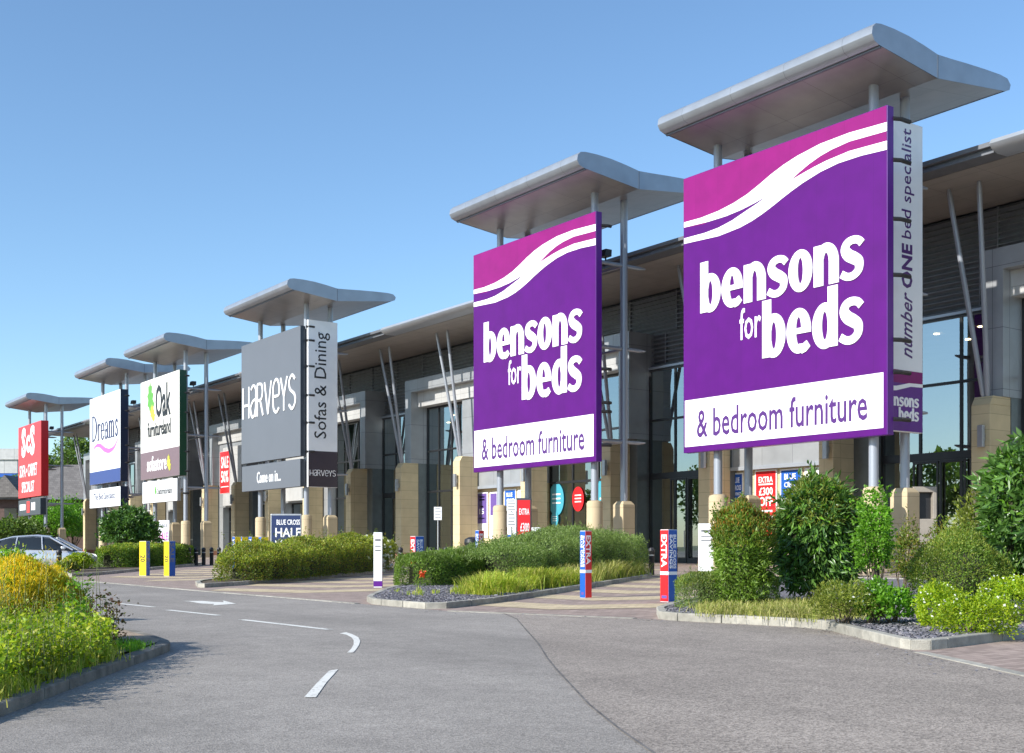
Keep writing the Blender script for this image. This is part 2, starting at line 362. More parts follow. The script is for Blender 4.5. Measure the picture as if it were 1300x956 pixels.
# hand-drawn heavy letters -------------------------------------------------
def arc(cx, cy, ro, ri, a0, a1, n=28, t0=1.0, t1=1.0):
    """closed polygon strips between two ellipses; t0/t1 thin the ends"""
    out = []
    for i in range(n + 1):
        f = i / n; a = R(a0 + (a1 - a0) * f)
        out.append(((cx + ro[0] * math.cos(a), cy + ro[1] * math.sin(a)), (cx + ri[0] * math.cos(a), cy + ri[1] * math.sin(a))))
    return out
def ribbon(pts, w):
    """centre line to strip"""
    P = [Vector((p[0], p[1])) for p in pts]; out = []
    if not isinstance(w, (list, tuple)): w = [w] * len(P)
    for i, p in enumerate(P):
        t = (P[min(i + 1, len(P) - 1)] - P[max(i - 1, 0)]).normalized(); nrm = Vector((-t.y, t.x))
        out.append(((p + nrm * w[i] / 2)[:], (p - nrm * w[i] / 2)[:]))
    return out
def spline(pts, n=8):
    out = []
    for i in range(len(pts) - 1):
        p0, p1, p2, p3 = pts[max(i - 1, 0)], pts[i], pts[i + 1], pts[min(i + 2, len(pts) - 1)]
        for k in range(n):
            t = k / n
            out.append(tuple(.5 * ((2 * p1[j]) + (-p0[j] + p2[j]) * t + (2 * p0[j] - 5 * p1[j] + 4 * p2[j] - p3[j]) * t * t + (-p0[j] + 3 * p1[j] - 3 * p2[j] + p3[j]) * t ** 3) for j in range(len(p1))))
    out.append(tuple(pts[-1])); return out
def glyph(ch, t=.26):
    """returns (strips, advance); x-height 1, t = stem width"""
    w = .74; h = t * .72; rx = .5 * (w - .0)
    st = lambda x, y0, y1, tw=t: [((x, y1), (x + tw, y1)), ((x, y0), (x + tw, y0))]
    ring = lambda cx, a0=0, a1=360: arc(cx, .5, (.37, .53), (.37 - t, .53 - h), a0, a1)
    if ch == 'o': return [ring(.37)], w + .0
    if ch == 'b': return [st(0, 0, 1.38), ring(.37, -158, 158)], w
    if ch == 'd': return [st(w - t, 0, 1.38), ring(.37, 22, 338)], w
    if ch == 'e':
        r = arc(.37, .5, (.37, .53), (.37 - t, .53 - h), -8, 292)
        tail = ribbon([(.44, .07), (.55, .09), (.66, .17)], [h * 1.15, h * 1.05, h * .9])
        return [r, tail, [((.16, .565), (.16, .43)), ((.70, .565), (.735, .43))]], w
    if ch == 'n':
        a = arc(.37, .52, (.37, .51), (.37 - t, .51 - h * 1.15), 0, 150)
        return [st(0, 0, 1), a, st(w - t, 0, .53)], w
    if ch == 's':
        c = spline([(.62, .80), (.52, .90), (.35, .93), (.20, .87), (.15, .73), (.24, .59), (.40, .49), (.53, .38), (.53, .20), (.38, .08), (.20, .08), (.04, .17)], 5)
        n = len(c); ws = [t * (.62 + .38 * math.exp(-((i / (n - 1) - .5) / .22) ** 2)) for i in range(n)]
        return [ribbon(c, ws)], .66
    if ch == 'f':
        c = spline([(.46, 1.33), (.33, 1.35), (.24, 1.27), (.21, 1.1), (.21, .6), (.21, 0)], 6)
        return [ribbon(c, t), [((.04, 1.0), (.04, 1 - h)), ((.44, 1.0), (.44, 1 - h))]], .44
    if ch == 'r':
        c = spline([(.13, .55), (.17, .78), (.27, .89), (.42, .90)], 6)
        return [st(0, 0, 1), ribbon(c, t * .9)], .42
    return [], .3
def letters(name, s, m, parent, o, fr, x0, x1, y0, y1, t=.288, gap=.035, depth=.04, top=1.38):
    """x0..x1 fits the advance, y0 = baseline, y1 = height of `top`"""
    x = 0; L = []
    for ch in s:
        g, adv = glyph(ch, t)
        L.append((x, g)); x += adv + gap
    tot = x - gap; sx = (x1 - x0) / tot; sy = (y1 - y0) / top
    return strips(name, [[((x0 + (xx + a[0]) * sx, y0 + a[1] * sy), (x0 + (xx + b[0]) * sx, y0 + b[1] * sy)) for a, b in g] for xx, gs in L for g in gs], m, parent, o, fr, depth)
def strips(name, S, m, parent, o, fr, depth=.04):
    u, v, n = (Vector(w) for w in fr); o = Vector(o); mb = MB()
    for j, st in enumerate(S):
        d = depth + (j % 5) * .0015
        vs = []; fs = []
        for a, b in st:
            for q in (a, b):
                p = o + u * q[0] + v * q[1]; vs += [p + n * d, p]
        for i in range(len(st) - 1):
            k = i * 4
            fs += [(k, k + 2, k + 6, k + 4), (k, k + 4, k + 5, k + 1), (k + 2, k + 3, k + 7, k + 6)]
        k = (len(st) - 1) * 4
        fs += [(0, 1, 3, 2), (k, k + 2, k + 3, k + 1)]
        mb.add(vs, fs)
    return mb.build(name, m, parent)

# ------------------------------------------------------------------ foliage
def unit(a): return a / np.maximum(np.linalg.norm(a, axis=1, keepdims=True), 1e-6)
def leafmesh(name, P, D, L, W, m, parent=None, fold=.18, rng=None, off=(0, 0, 0), nrm=None):
    rng = rng or np.random.default_rng(1); n = len(P)
    P = P - np.array(off, float); D = unit(D)
    N0 = rng.normal(size=(n, 3)); 
    if nrm is not None: N0 = N0 * .55 + nrm
    S = unit(np.cross(D, N0)); N = np.cross(S, D)
    L = (L * rng.uniform(.5, 1.4, n))[:, None]; W = (W * rng.uniform(.75, 1.2, n))[:, None]
    mid = P + D * L * .45 + N * W * fold
    V = np.stack([P, mid + S * W * .5, P + D * L, mid - S * W * .5], 1).reshape(-1, 3)
    me = bpy.data.meshes.new(name)
    me.vertices.add(4 * n); me.vertices.foreach_set('co', V.astype(np.float32).ravel())
    b = np.arange(n)[:, None] * 4
    T = np.concatenate([b + 0, b + 1, b + 2, b + 0, b + 2, b + 3], 1).ravel().astype(np.int32)
    me.loops.add(6 * n); me.loops.foreach_set('vertex_index', T)
    me.polygons.add(2 * n); me.polygons.foreach_set('loop_start', np.arange(0, 6 * n, 3, dtype=np.int32))
    try: me.polygons.foreach_set('loop_total', np.full(2 * n, 3, dtype=np.int32))
    except Exception: pass
    me.update(); me.validate()
    return link(name, me, m, parent)
def lump(P, s, ph): return (np.sin(P[:, 0] * s + ph) * np.sin(P[:, 1] * s * 1.1 + ph * 2) + np.sin(P[:, 2] * s * 1.3 + ph * 3) * np.sin((P[:, 0] + P[:, 1]) * s * .7)) * .5
def ball_pts(c, rad, n, rng, amp=.12, s=3.0, depth=.4, flat=-.35, ph=1.0):
    d = unit(rng.normal(size=(n, 3))); d[:, 2] = np.where(d[:, 2] < flat, -d[:, 2] * .6, d[:, 2]); d = unit(d)
    r = 1 - depth * rng.random(n) ** 1.7
    P = d * r[:, None] * np.array(rad)
    k = 1 + amp * 2 * lump(P + np.array(c), s, ph) + amp * 1.1 * lump(P + np.array(c), s * 2.7, ph + 2)
    return np.array(c) + P * k[:, None], d
def hedge_pts(path, n, rng, amp=.06, depth=.35, s=2.4, ph=1.0, zpow=.5):
    """path: (x, y, base z, height, half width)"""
    A = np.array(path, float); seg = np.linalg.norm(np.diff(A[:, :2], axis=0), axis=1); cum = np.concatenate([[0], np.cumsum(seg)])
    hw = A[:, 4].mean(); t = rng.uniform(-hw * .8, cum[-1] + hw * .8, n); tc = np.clip(t, 0, cum[-1])
    I = np.clip(np.searchsorted(cum, tc) - 1, 0, len(seg) - 1); f = (tc - cum[I]) / seg[I]
    C = A[I] * (1 - f[:, None]) + A[I + 1] * f[:, None]
    T = unit((A[I + 1] - A[I])[:, :2]); Nn = np.stack([-T[:, 1], T[:, 0]], 1)
    over = t - tc; endk = np.sqrt(np.maximum(0, 1 - (over / (hw * .85)) ** 2))
    sd_ = rng.random(n) < .55; u = rng.random(n); sg = np.where(rng.random(n) < .5, -1.0, 1.0)
    cz = np.where(sd_, u * .97, (1 - np.abs(u * 2 - 1) ** 3.2) ** (1 / 3.2)); cx = np.where(sd_, sg * (1 - .16 * u ** 5), (u * 2 - 1))
    ca = np.where(sd_, sg * (1 - .5 * u ** 6), cx ** 3); sa = np.sqrt(np.maximum(0, 1 - ca * ca))
    r = 1 - depth * rng.random(n) ** 1.7
    P = np.empty((n, 3))
    side = cx * C[:, 4] * r * endk
    P[:, :2] = C[:, :2] + T * over[:, None] + Nn * side[:, None]
    z = np.maximum(cz, .02) * C[:, 3] * (r ** .6) * (.55 + .45 * endk)
    P[:, 2] = C[:, 2] + z
    d = np.stack([Nn[:, 0] * ca + T[:, 0] * over / hw, Nn[:, 1] * ca + T[:, 1] * over / hw, sa], 1)
    k = lump(P, s, ph) * amp * 2 + lump(P, s * 3.1, ph + 1) * amp
    P += unit(d) * (k * np.minimum(C[:, 4], 1))[:, None]
    P[:, 2] = np.maximum(P[:, 2], C[:, 2] + .03)
    return P, unit(d)
def sprigs(P, d, n, ln, per, rng, up=.5):
    I = rng.integers(0, len(P), n); r0 = P[I]; dr = unit(d[I] * .7 + rng.normal(size=(n, 3)) * .35 + np.array([0, 0, up])); l = ln * rng.uniform(.4, 1.3, n)
    t = rng.uniform(0, 1, (n, per)); Q = (r0[:, None, :] + dr[:, None, :] * (t * l[:, None])[:, :, None]).reshape(-1, 3)
    D = (np.repeat(dr, per, 0) * .7 + rng.normal(size=Q.shape) * .5)
    return Q, D
def twigs(parent, base, tips, r0=.02, name='stem', m=None, n=5):
    mb = MB(); rr = random.Random(int(abs(base[0]) * 97))
    for tp in tips:
        b = Vector(base) + Vector((rr.uniform(-.1, .1), rr.uniform(-.1, .1), 0)); e = Vector(tp)
        mid = b.lerp(e, .5) + Vector((rr.uniform(-.08, .08), rr.uniform(-.08, .08), .08)) 
        mb.tube([b, mid, e], [r0, r0 * .7, r0 * .3], n)
    return mb.build(name, m or M['bark'], parent)
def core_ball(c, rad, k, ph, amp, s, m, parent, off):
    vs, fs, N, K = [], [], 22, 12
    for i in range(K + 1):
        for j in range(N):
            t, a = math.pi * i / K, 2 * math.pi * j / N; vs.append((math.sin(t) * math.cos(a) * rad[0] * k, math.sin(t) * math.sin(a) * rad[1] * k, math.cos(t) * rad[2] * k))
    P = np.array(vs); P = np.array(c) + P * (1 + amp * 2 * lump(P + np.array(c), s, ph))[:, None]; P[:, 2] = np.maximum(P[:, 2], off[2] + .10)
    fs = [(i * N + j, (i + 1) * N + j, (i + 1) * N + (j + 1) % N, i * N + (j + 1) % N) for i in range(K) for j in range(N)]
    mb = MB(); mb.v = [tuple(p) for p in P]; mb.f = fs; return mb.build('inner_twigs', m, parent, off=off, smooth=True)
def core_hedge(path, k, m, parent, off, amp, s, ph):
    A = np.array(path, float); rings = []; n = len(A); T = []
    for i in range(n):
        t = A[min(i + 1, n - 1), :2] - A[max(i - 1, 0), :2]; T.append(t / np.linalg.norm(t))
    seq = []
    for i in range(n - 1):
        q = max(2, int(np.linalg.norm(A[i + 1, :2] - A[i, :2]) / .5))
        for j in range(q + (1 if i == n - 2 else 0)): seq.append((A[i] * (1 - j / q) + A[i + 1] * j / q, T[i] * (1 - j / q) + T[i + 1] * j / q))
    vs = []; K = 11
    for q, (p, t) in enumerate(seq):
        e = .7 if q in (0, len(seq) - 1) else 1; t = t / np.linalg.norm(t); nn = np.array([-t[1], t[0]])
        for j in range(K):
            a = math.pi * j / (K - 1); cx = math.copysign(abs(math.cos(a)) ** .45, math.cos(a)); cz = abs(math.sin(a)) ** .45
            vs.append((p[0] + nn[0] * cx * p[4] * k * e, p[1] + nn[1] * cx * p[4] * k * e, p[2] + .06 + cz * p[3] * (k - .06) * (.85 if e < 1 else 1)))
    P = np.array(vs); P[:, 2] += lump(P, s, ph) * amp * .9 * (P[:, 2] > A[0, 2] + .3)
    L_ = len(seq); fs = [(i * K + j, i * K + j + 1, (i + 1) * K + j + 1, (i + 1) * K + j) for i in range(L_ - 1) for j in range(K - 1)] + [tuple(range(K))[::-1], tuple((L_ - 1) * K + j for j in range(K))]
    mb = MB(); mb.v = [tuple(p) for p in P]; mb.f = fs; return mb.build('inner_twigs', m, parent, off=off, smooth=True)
def shrub(name, c, rad, n, L, W, lm, label, cat='shrub', group=None, seed=1, up=.25, outw=.7, jit=.7, amp=.12, s=3.0, depth=.45, extra=None, flat=-.35, fold=.18, nw=12, core=0):
    """c = centre of the crown (world), base on the ground under it"""
    rng = np.random.default_rng(seed); g = gz(c[0]) + (0.08 if c[0] > 10.4 else 0)
    e = empty(name, (c[0], c[1], g), 0, label, cat, group); off = (c[0], c[1], g)
    P, d = ball_pts(c, rad, n, rng, amp, s, depth, flat, seed * .7)
    P[:, 2] = np.maximum(P[:, 2], g + .02)
    D = d * outw + rng.normal(size=P.shape) * jit + np.array([0, 0, up])
    ns = int(n / 60); sr = np.linalg.norm((P - np.array(c)) / np.array(rad), axis=1) > .9
    Q, D2 = sprigs(P[sr], d[sr], ns, max(rad) * .26, 9, rng, max(.1, up)); P = np.vstack([P, Q]); D = np.vstack([D, D2]); d = np.vstack([d, unit(D2)])
    leafmesh('foliage', P, D, L, W, lm, e, fold, rng, off, d)
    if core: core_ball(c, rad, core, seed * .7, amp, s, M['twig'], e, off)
    sel = P[rng.integers(0, n, nw)]
    twigs(e, (0, 0, -.03), [tuple((np.array(p) - np.array(off)) * .85) for p in sel], max(.012, rad[0] * .025))
    if extra:
        for nm, lm2, n2, L2, W2, zmin, upk in extra:
            P2, d2 = ball_pts(c, [r * 1.03 for r in rad], n2 * 3, rng, amp, s, .06, flat, seed * .7)
            q = (P2[:, 2] > c[2] + zmin * rad[2]); P2, d2 = P2[q][:n2], d2[q][:n2]
            leafmesh(nm, P2, d2 * .6 + rng.normal(size=P2.shape) * .5 + np.array([0, 0, upk]), L2, W2, lm2, e, fold, rng, off, d2)
    return e
def hedge(name, path, n, L, W, lm, label, cat='hedge', group=None, seed=1, up=.3, amp=.06, jit=.7, extra=None, depth=.35, s=2.4, zpow=.5, core=.78):
    rng = np.random.default_rng(seed); off = path[0][:3]
    e = empty(name, off, 0, label, cat, group)
    P, d = hedge_pts(path, n, rng, amp, depth, s, seed * .6, zpow)
    up_ = d[:, 2] > .3; Q, D2 = sprigs(P[up_], d[up_], int(n / 110), amp * 2.2 + .03, 7, rng, .8); P = np.vstack([P, Q]); d = np.vstack([d, unit(D2)])
    leafmesh('foliage', P, d * .7 + rng.normal(size=P.shape) * jit + np.array([0, 0, up]), L, W, lm, e, .18, rng, off, d)
    mb = MB(); rr = random.Random(seed)
    for i in range(len(path) - 1):
        a, b = Vector(path[i][:3]), Vector(path[i + 1][:3]); k = max(2, int((b - a).length / .45))
        for j in range(k):
            p = a.lerp(b, (j + .5) / k); h = path[i][3]; w = path[i][4]
            for _ in range(3):
                q = p + Vector((rr.uniform(-w, w) * .7, rr.uniform(-w, w) * .7, h * rr.uniform(.6, .85)))
                mb.tube([p - Vector((0, 0, .04)), p.lerp(q, .5) + Vector((rr.uniform(-.05, .05), rr.uniform(-.05, .05), 0)), q], [.018, .013, .006], 4)
    mb.build('stem', M['bark'], e, off=off)
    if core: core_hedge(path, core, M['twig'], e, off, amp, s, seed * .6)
    if extra:
        for nm, lm2, n2, L2, W2, zf, upk in extra:
            P2, d2 = hedge_pts(path, n2 * 3, rng, amp, .05, s, seed * .6, zpow)
            q = d2[:, 2] > zf; P2, d2 = P2[q][:n2], d2[q][:n2]
            leafmesh(nm, P2, d2 * .5 + rng.normal(size=P2.shape) * .4 + np.array([0, 0, upk]), L2, W2, lm2, e, .18, rng, off, d2)
    return e
def blades(name, pts, h, w, lm, label=None, cat=None, kind=None, seed=1, lean=.5, parent=None, per=14, spread=.08):
    """tufts of arching grass at pts"""
    rng = np.random.default_rng(seed); pts = np.array(pts, float); n = len(pts) * per
    B = np.repeat(pts, per, 0) + np.concatenate([rng.normal(size=(n, 2)) * spread, np.zeros((n, 1))], 1)
    az = rng.uniform(0, 2 * math.pi, n); H = h * rng.uniform(.5, 1.15, n) * np.repeat(rng.uniform(.45, 1.2, len(pts)), per); ln = lean * rng.uniform(.1, 1.2, n)
    dx = np.stack([np.cos(az), np.sin(az), np.zeros(n)], 1); sd = np.stack([-np.sin(az), np.cos(az), np.zeros(n)], 1) * (w / 2)
    up = np.array([0, 0, 1.0])
    q = [B, B + dx * (ln * H * .22)[:, None] + up * (H * .5)[:, None], B + dx * (ln * H * .62)[:, None] + up * (H * .86)[:, None], B + dx * (ln * H * 1.05)[:, None] + up * (H * (1.0 - ln * .12))[:, None]]
    V = np.stack([q[0] - sd, q[0] + sd, q[1] - sd, q[1] + sd, q[2] - sd * .7, q[2] + sd * .7, q[3]], 1).reshape(-1, 3)
    F = []; b = np.arange(n)[:, None] * 7
    T = np.concatenate([b + i for i in (0, 1, 3, 0, 3, 2, 2, 3, 5, 2, 5, 4, 4, 5, 6)], 1).ravel().astype(np.int32)
    me = bpy.data.meshes.new(name); me.vertices.add(7 * n); me.vertices.foreach_set('co', V.astype(np.float32).ravel())
    me.loops.add(15 * n); me.loops.foreach_set('vertex_index', T); me.polygons.add(5 * n)
    me.polygons.foreach_set('loop_start', np.arange(0, 15 * n, 3, dtype=np.int32)); me.update(); me.validate()
    o = link(name, me, lm, parent); tag(o, label, cat, None, kind); return o
def tree(name, base, h, cr, label, n=9000, L=.3, W=.2, group=None, seed=1, lm=None, clumps=26):
    rng = np.random.default_rng(seed); rr = random.Random(seed)
    e = empty(name, base, 0, label, 'tree', group); mb = MB()
    mb.tube([(0, 0, -.2), (.1, 0, h * .25), (.0, .1, h * .55), (0, 0, h * .8)], [h * .022, h * .018, h * .012, h * .004], 8)
    cs = []
    for i in range(clumps):
        a = rr.uniform(0, 6.28); f = rr.uniform(.15, 1) ** .6; z = rr.uniform(-1, 1)
        rad = math.sqrt(max(0, 1 - z * z * .9)) * f
        p = (cr * rad * math.cos(a), cr * rad * math.sin(a), h * .66 + z * h * .30); cs.append(p)
        if i % 2 == 0: mb.tube([(0, 0, h * rr.uniform(.25, .55)), (p[0] * .5, p[1] * .5, p[2] * .8), p], [h * .009, h * .006, h * .002], 5)
    mb.build('trunk', M['bark'], e)
    PP, DD = [], []
    for p in cs:
        k = cr * rr.uniform(.26, .42); q, d = ball_pts(p, (k, k, k * .75), n // clumps, rng, .2, 2.5 / k, .5, -1, rr.random() * 5); PP.append(q); DD.append(d)
    P = np.vstack(PP); D = np.vstack(DD)
    leafmesh('crown', P, D * .5 + rng.normal(size=P.shape) * .7, L, W, lm or LM['tree'], e, .15, rng, nrm=D)
    return e

# ================================================================== SETTING
g = MB(); g.box(-900, 900, -300, 1500, -.8, -.05)
tag(g.build('ground', M['field']), kind='structure')
EDGE = [(10.40, 260), (10.40, 28.0), (10.55, 19.9), (10.6, 16.72), (11.78, 13.35), (12.44, 10.35), (11.53, 9.0), (10.42, 7.4), (9.2, 5.4), (8.1, 3.0), (7.4, 0), (7.0, -30)]
def EX(y):
    for (x1, y1), (x0, y0) in zip(EDGE, EDGE[1:]):
        if y0 <= y <= y1: return x0 + (x1 - x0) * (y - y0) / (y1 - y0)
    return 10.4
ey = sorted([p[1] for p in EDGE])
g = MB(); g.v = [(-70, y, 0) for y in ey] + [(EX(y), y, 0) for y in ey]; n_ = len(ey); g.f = [(i, i + n_, i + 1 + n_, i + 1) for i in range(n_ - 1)]
tag(g.build('road', M['asphalt']), kind='structure')
# coarser chipped patch, its seam curves across the lane
seam = [GR(*p)[:2] for p in [(648, 778), (656, 786), (668, 800), (684, 818), (695, 836), (707, 851), (722, 867), (748, 895), (785, 925), (835, 960)]] + [(4.9, 2.0), (4.6, -25)]
seam[0] = (EX(seam[0][1]) - .0, seam[0][1])
g = MB(); pl = seam + [(EX(y), y) for y in [-25] + [v for v in ey if -25 < v < seam[0][1]]]
g.v = [(x, y, .004) for x, y in pl]; g.f = [list(range(len(pl)))]
tag(g.build('road_patch', M['chip']), kind='structure')
seal = MB()
for i in range(len(seam) - 1):
    a, b = seam[i], seam[i + 1]; n = Vector((b[1] - a[1], a[0] - b[0], 0)).normalized() * .009
    seal.add([(a[0] - n.x, a[1] - n.y, .0055), (b[0] - n.x, b[1] - n.y, .0055), (b[0] + n.x, b[1] + n.y, .0055), (a[0] + n.x, a[1] + n.y, .0055)], [(0, 1, 2, 3)])
tag(seal.build('road_seam', mat('tar_seam', (.13, .12, .11), .7, var=.5, scale=5)), kind='structure')
# forecourt, sloping gently up to the shops
xs = [14, 18, 22, 26, 30, 34, 38, 42, 48, 62]; g = MB()
for y in ey: g.v += [(EX(y) + .02, y, 0.0)] + [(x, y, gz(x)) for x in xs]
k = len(xs) + 1; g.f = [(i * k + j, i * k + j + 1, (i + 1) * k + j + 1, (i + 1) * k + j) for i in range(len(ey) - 1) for j in range(k - 1)]
tag(g.build('forecourt_paving', M['brick']), kind='structure')
g = MB()
for (x1, y1), (x0, y0) in zip(EDGE, EDGE[1:]):
    if 19.8 > y0 > 14 or 12 > y0 > 7.3 or 10.2 < y0 < 10.5: continue
    a, b = Vector((x1, y1)), Vector((x0, y0)); L = (b - a).length; n = max(1, round(L / .915)); t = (b - a).normalized(); nn = Vector((-t.y, t.x)) * -.065
    if L > 300: continue
    for i in range(n):
        p, q = a.lerp(b, i / n) , a.lerp(b, (i + 1) / n - .006 / (L / n) / n)
        g.add([(w.x, w.y, z) for z in (-.1, .012) for w in (p - nn, q - nn, q + nn, p + nn)], [(3, 2, 1, 0), (4, 5, 6, 7), (0, 1, 5, 4), (1, 2, 6, 5), (2, 3, 7, 6), (3, 0, 4, 7)])
tag(g.build('flush_kerb', M['kerb'], bevel=.004), kind='structure')
# buff bands in the brickwork
bands = []
def drive(p, q, n0):
    """zigzag bands laid across a drive running from p to q"""
    p, q = Vector(p), Vector(q); d = (q - p).normalized(); s = Vector((-d.y, d.x)); L = (q - p).length; t = 1.2
    while t < L:
        for sg in (-1, 1):
            a, b = p + d * t, p + d * (t + 1.5) + s * sg * 2.6
            bands.append([a, a + d * 1.45, b + d * 1.45, b])
        t += 3.1
drive((11.2, 15.2), (27, 27.2), 0); drive((11, 24), (26, 43), 0); drive((11, 35), (26, 57), 0); drive((13, 3.6), (28, 5.5), 0)
g = MB()
for pl in bands:
    if min(p.x for p in pl) < 10.6: continue
    k = len(g.v); g.v += [(p.x, p.y, gz(p.x) + .004) for p in pl]; g.f.append([k, k + 1, k + 2, k + 3])
for yy in range(-20, 160, 6):
    for x0 in (31.5, 37.2):
        k = len(g.v); g.v += [(x0, yy, gz(x0) + .006), (x0 + 1.1, yy, gz(x0 + 1.1) + .006), (x0 + 1.1, yy + 4.6, gz(x0 + 1.1) + .006), (x0, yy + 4.6, gz(x0) + .006)]; g.f.append([k, k + 1, k + 2, k + 3])
tag(g.build('buff_paving_band', M['buff']), kind='structure')
# drain cover
g = MB(); g.box(11.6, 12.5, 5.9, 6.7, .0, .022); tag(g.build('paving_cover', M['buff']), kind='structure')

# road markings
def mark(name, poly, z=.005):
    m = MB(); m.v = [(x, y, z) for x, y in poly]; m.f = [list(range(len(poly)))]
    return tag(m.build(name, M['paint']), kind='structure')
for y0, y1 in ((13.9, 16.55), (17.75, 19.75), (20.9, 22.5), (24.5, 26.3), (28.3, 30.3), (32.3, 34.3), (36.3, 38.3), (40.3, 42.3), (44.3, 46.3)):
    mark('lane_dash', [(6.90, y0), (7.02, y0), (6.90, y1), (6.78, y1)])
pa = [GR(*p) for p in [(231.5, 763.2), (258, 763.2), (272, 764.5), (284, 764.8), (283, 762.6), (300, 766.8), (270, 768.9), (272, 767.2), (256, 766.6), (240, 763.8)]]
mark('lane_arrow', [(p[0], p[1]) for p in pa][::-1])
arc_o = [GR(*p) for p in [(431, 804.5), (439.5, 803), (447, 805.5), (455, 809.5), (457.3, 814), (456, 819), (452, 825), (448.5, 829)]]
arc_i = [GR(*p) for p in [(440.5, 829.2), (446, 824), (449, 818.5), (449, 813.5), (446.5, 809.8), (440, 806.3)]]
mark('curved_dash', [(p[0], p[1]) for p in arc_o + arc_i][::-1])
p4 = [GR(*p) for p in [(386, 886), (403, 867), (418, 852), (429.3, 850.3), (414, 867.5), (401, 886)]]
mark('curved_dash', [(p[0], p[1]) for p in p4][::-1])

# ------------------------------------------------------------------ kerbed planting beds
def chaikin(P, k, closed=True):
    for _ in range(k):
        Q = []
        for i in range(len(P)):
            a, b = P[i], P[(i + 1) % len(P)]
            Q += [(a[0] * .85 + b[0] * .15, a[1] * .85 + b[1] * .15), (a[0] * .15 + b[0] * .85, a[1] * .15 + b[1] * .85)]
        P = Q
    return P
def ccw(P):
    A = sum(P[i][0] * P[(i + 1) % len(P)][1] - P[(i + 1) % len(P)][0] * P[i][1] for i in range(len(P)))
    return P if A > 0 else P[::-1]
def inset(P, d):
    out = []
    for i in range(len(P)):
        p0, p1, p2 = (Vector(P[j % len(P)]) for j in (i - 1, i, i + 1))
        e1 = (p1 - p0).normalized(); e2 = (p2 - p1).normalized(); n = Vector((-e1.y - e2.y, e1.x + e2.x)).normalized()
        k = max(.5, n.dot(Vector((-e1.y, e1.x)))); out.append(tuple(p1 + n * d / k))
    return out
def bed(P, soilm, h=.11, kw=.125, gf=gz, nm='planting_bed', km='kerb'):
    P = ccw(chaikin(P, 2)); I = inset(P, kw); kb = MB()
    for i in range(len(P)):
        a, b, c, d = (Vector(q) for q in (P[i], P[(i + 1) % len(P)], I[(i + 1) % len(P)], I[i])); L = (b - a).length; n = max(1, round(L / .915)); ga = .008 / max(L, .05)
        for k in range(n):
            t0, t1 = k / n + (ga if n > 1 or L > .5 else 0), (k + 1) / n - (ga if n > 1 or L > .5 else 0)
            q = [a.lerp(b, t0), a.lerp(b, t1), d.lerp(c, t1), d.lerp(c, t0)]
            kb.add([(p.x, p.y, -.15) for p in q] + [(p.x, p.y, gf(p.x) + h) for p in q], [(3, 2, 1, 0), (4, 5, 6, 7), (0, 1, 5, 4), (1, 2, 6, 5), (2, 3, 7, 6), (3, 0, 4, 7)])
    tag(kb.build('bed_kerb', M[km], bevel=.012), kind='structure')
    s = MB(); n = len(I); s.v = [(x, y, gf(x) + h - .03) for x, y in I]; s.f = [list(range(n))]
    tag(s.build(nm, soilm), kind='structure'); return I
def inside(P, x, y):
    c = False
    for i in range(len(P)):
        (x1, y1), (x2, y2) = P[i], P[i - 1]
        if (y1 > y) != (y2 > y) and x < (x2 - x1) * (y - y1) / (y2 - y1) + x1: c = not c
    return c
bedR = bed([(11.75, 13.35), (12.4, 10.35), (11.5, 9.05), (10.42, 7.45), (13.0, 7.75), (20, 8.0), (27.5, 9.5), (27.5, 24.4), (20, 19.1)], M['slate'])
bedM = bed([(10.6, 19.9), (10.62, 16.7), (26.0, 28.4), (27.0, 30.5), (24.5, 36.5), (14.3, 25.2)], M['slate'])
bedH = bed([(10.8, 28.9), (22.6, 39.9), (25.2, 43), (25.4, 50), (12.2, 33)], M['soil'])
bedO = bed([(12.6, 49), (10.9, 41.4), (21.7, 58.9), (24.3, 64), (22, 70), (14, 60)], M['soil'])
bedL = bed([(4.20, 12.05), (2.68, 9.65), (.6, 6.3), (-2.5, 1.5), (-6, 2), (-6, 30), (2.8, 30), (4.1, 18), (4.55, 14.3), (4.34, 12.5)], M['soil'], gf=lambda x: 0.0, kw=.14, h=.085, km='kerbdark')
g = MB(); pl = [(4.12, 12.25), (3.3, 11.0), (2.4, 12.0), (2.5, 16), (3.9, 17), (4.42, 14.5), (4.27, 12.6)]; g.v = [(x, y, .086) for x, y in pl]; g.f = [list(range(len(pl)))]
tag(g.build('bare_dirt', M['dirt']), kind='structure')
# slate chips lying in the two front beds
def chips(name, poly, box, n, seed, mat_, s0=.022, s1=.055):
    rng = random.Random(seed); mb = MB(); k = 0
    while k < n:
        x, y = rng.uniform(box[0], box[1]), rng.uniform(box[2], box[3])
        if not inside(poly, x, y): continue
        k += 1; s = rng.uniform(s0, s1); a = rng.uniform(0, 6.28); z = gz(x) + .085 + rng.uniform(0, .02); t = rng.uniform(-.4, .4)
        pts = []
        m = 5
        for j in range(m):
            r = s * rng.uniform(.45, 1.0) * (1 if j % 2 else .8); b = a + j * 6.283 / m
            pts.append((x + r * math.cos(b), y + r * .7 * math.sin(b), z + r * math.cos(b - a) * t))
        top = [(px_, py_, pz + .010) for px_, py_, pz in pts]
        mb.add(pts + top, [tuple(range(m, 2 * m))] + [(j, (j + 1) % m, (j + 1) % m + m, j + m) for j in range(m)])
    return tag(mb.build(name, mat_), 'grey slate chips spread between the plants', 'slate chips', None, 'stuff')
sm, nt, b_ = newmat('slate_piece'); geo = node(nt, 'ShaderNodeNewGeometry'); rr_ = node(nt, 'ShaderNodeValToRGB')
for e_, c_ in zip((0, 1), ((.09, .085, .095), (.36, .34, .35))): rr_.color_ramp.elements[e_].color = rgba(c_)
e_ = rr_.color_ramp.elements.new(.7); e_.color = (.19, .18, .20, 1)
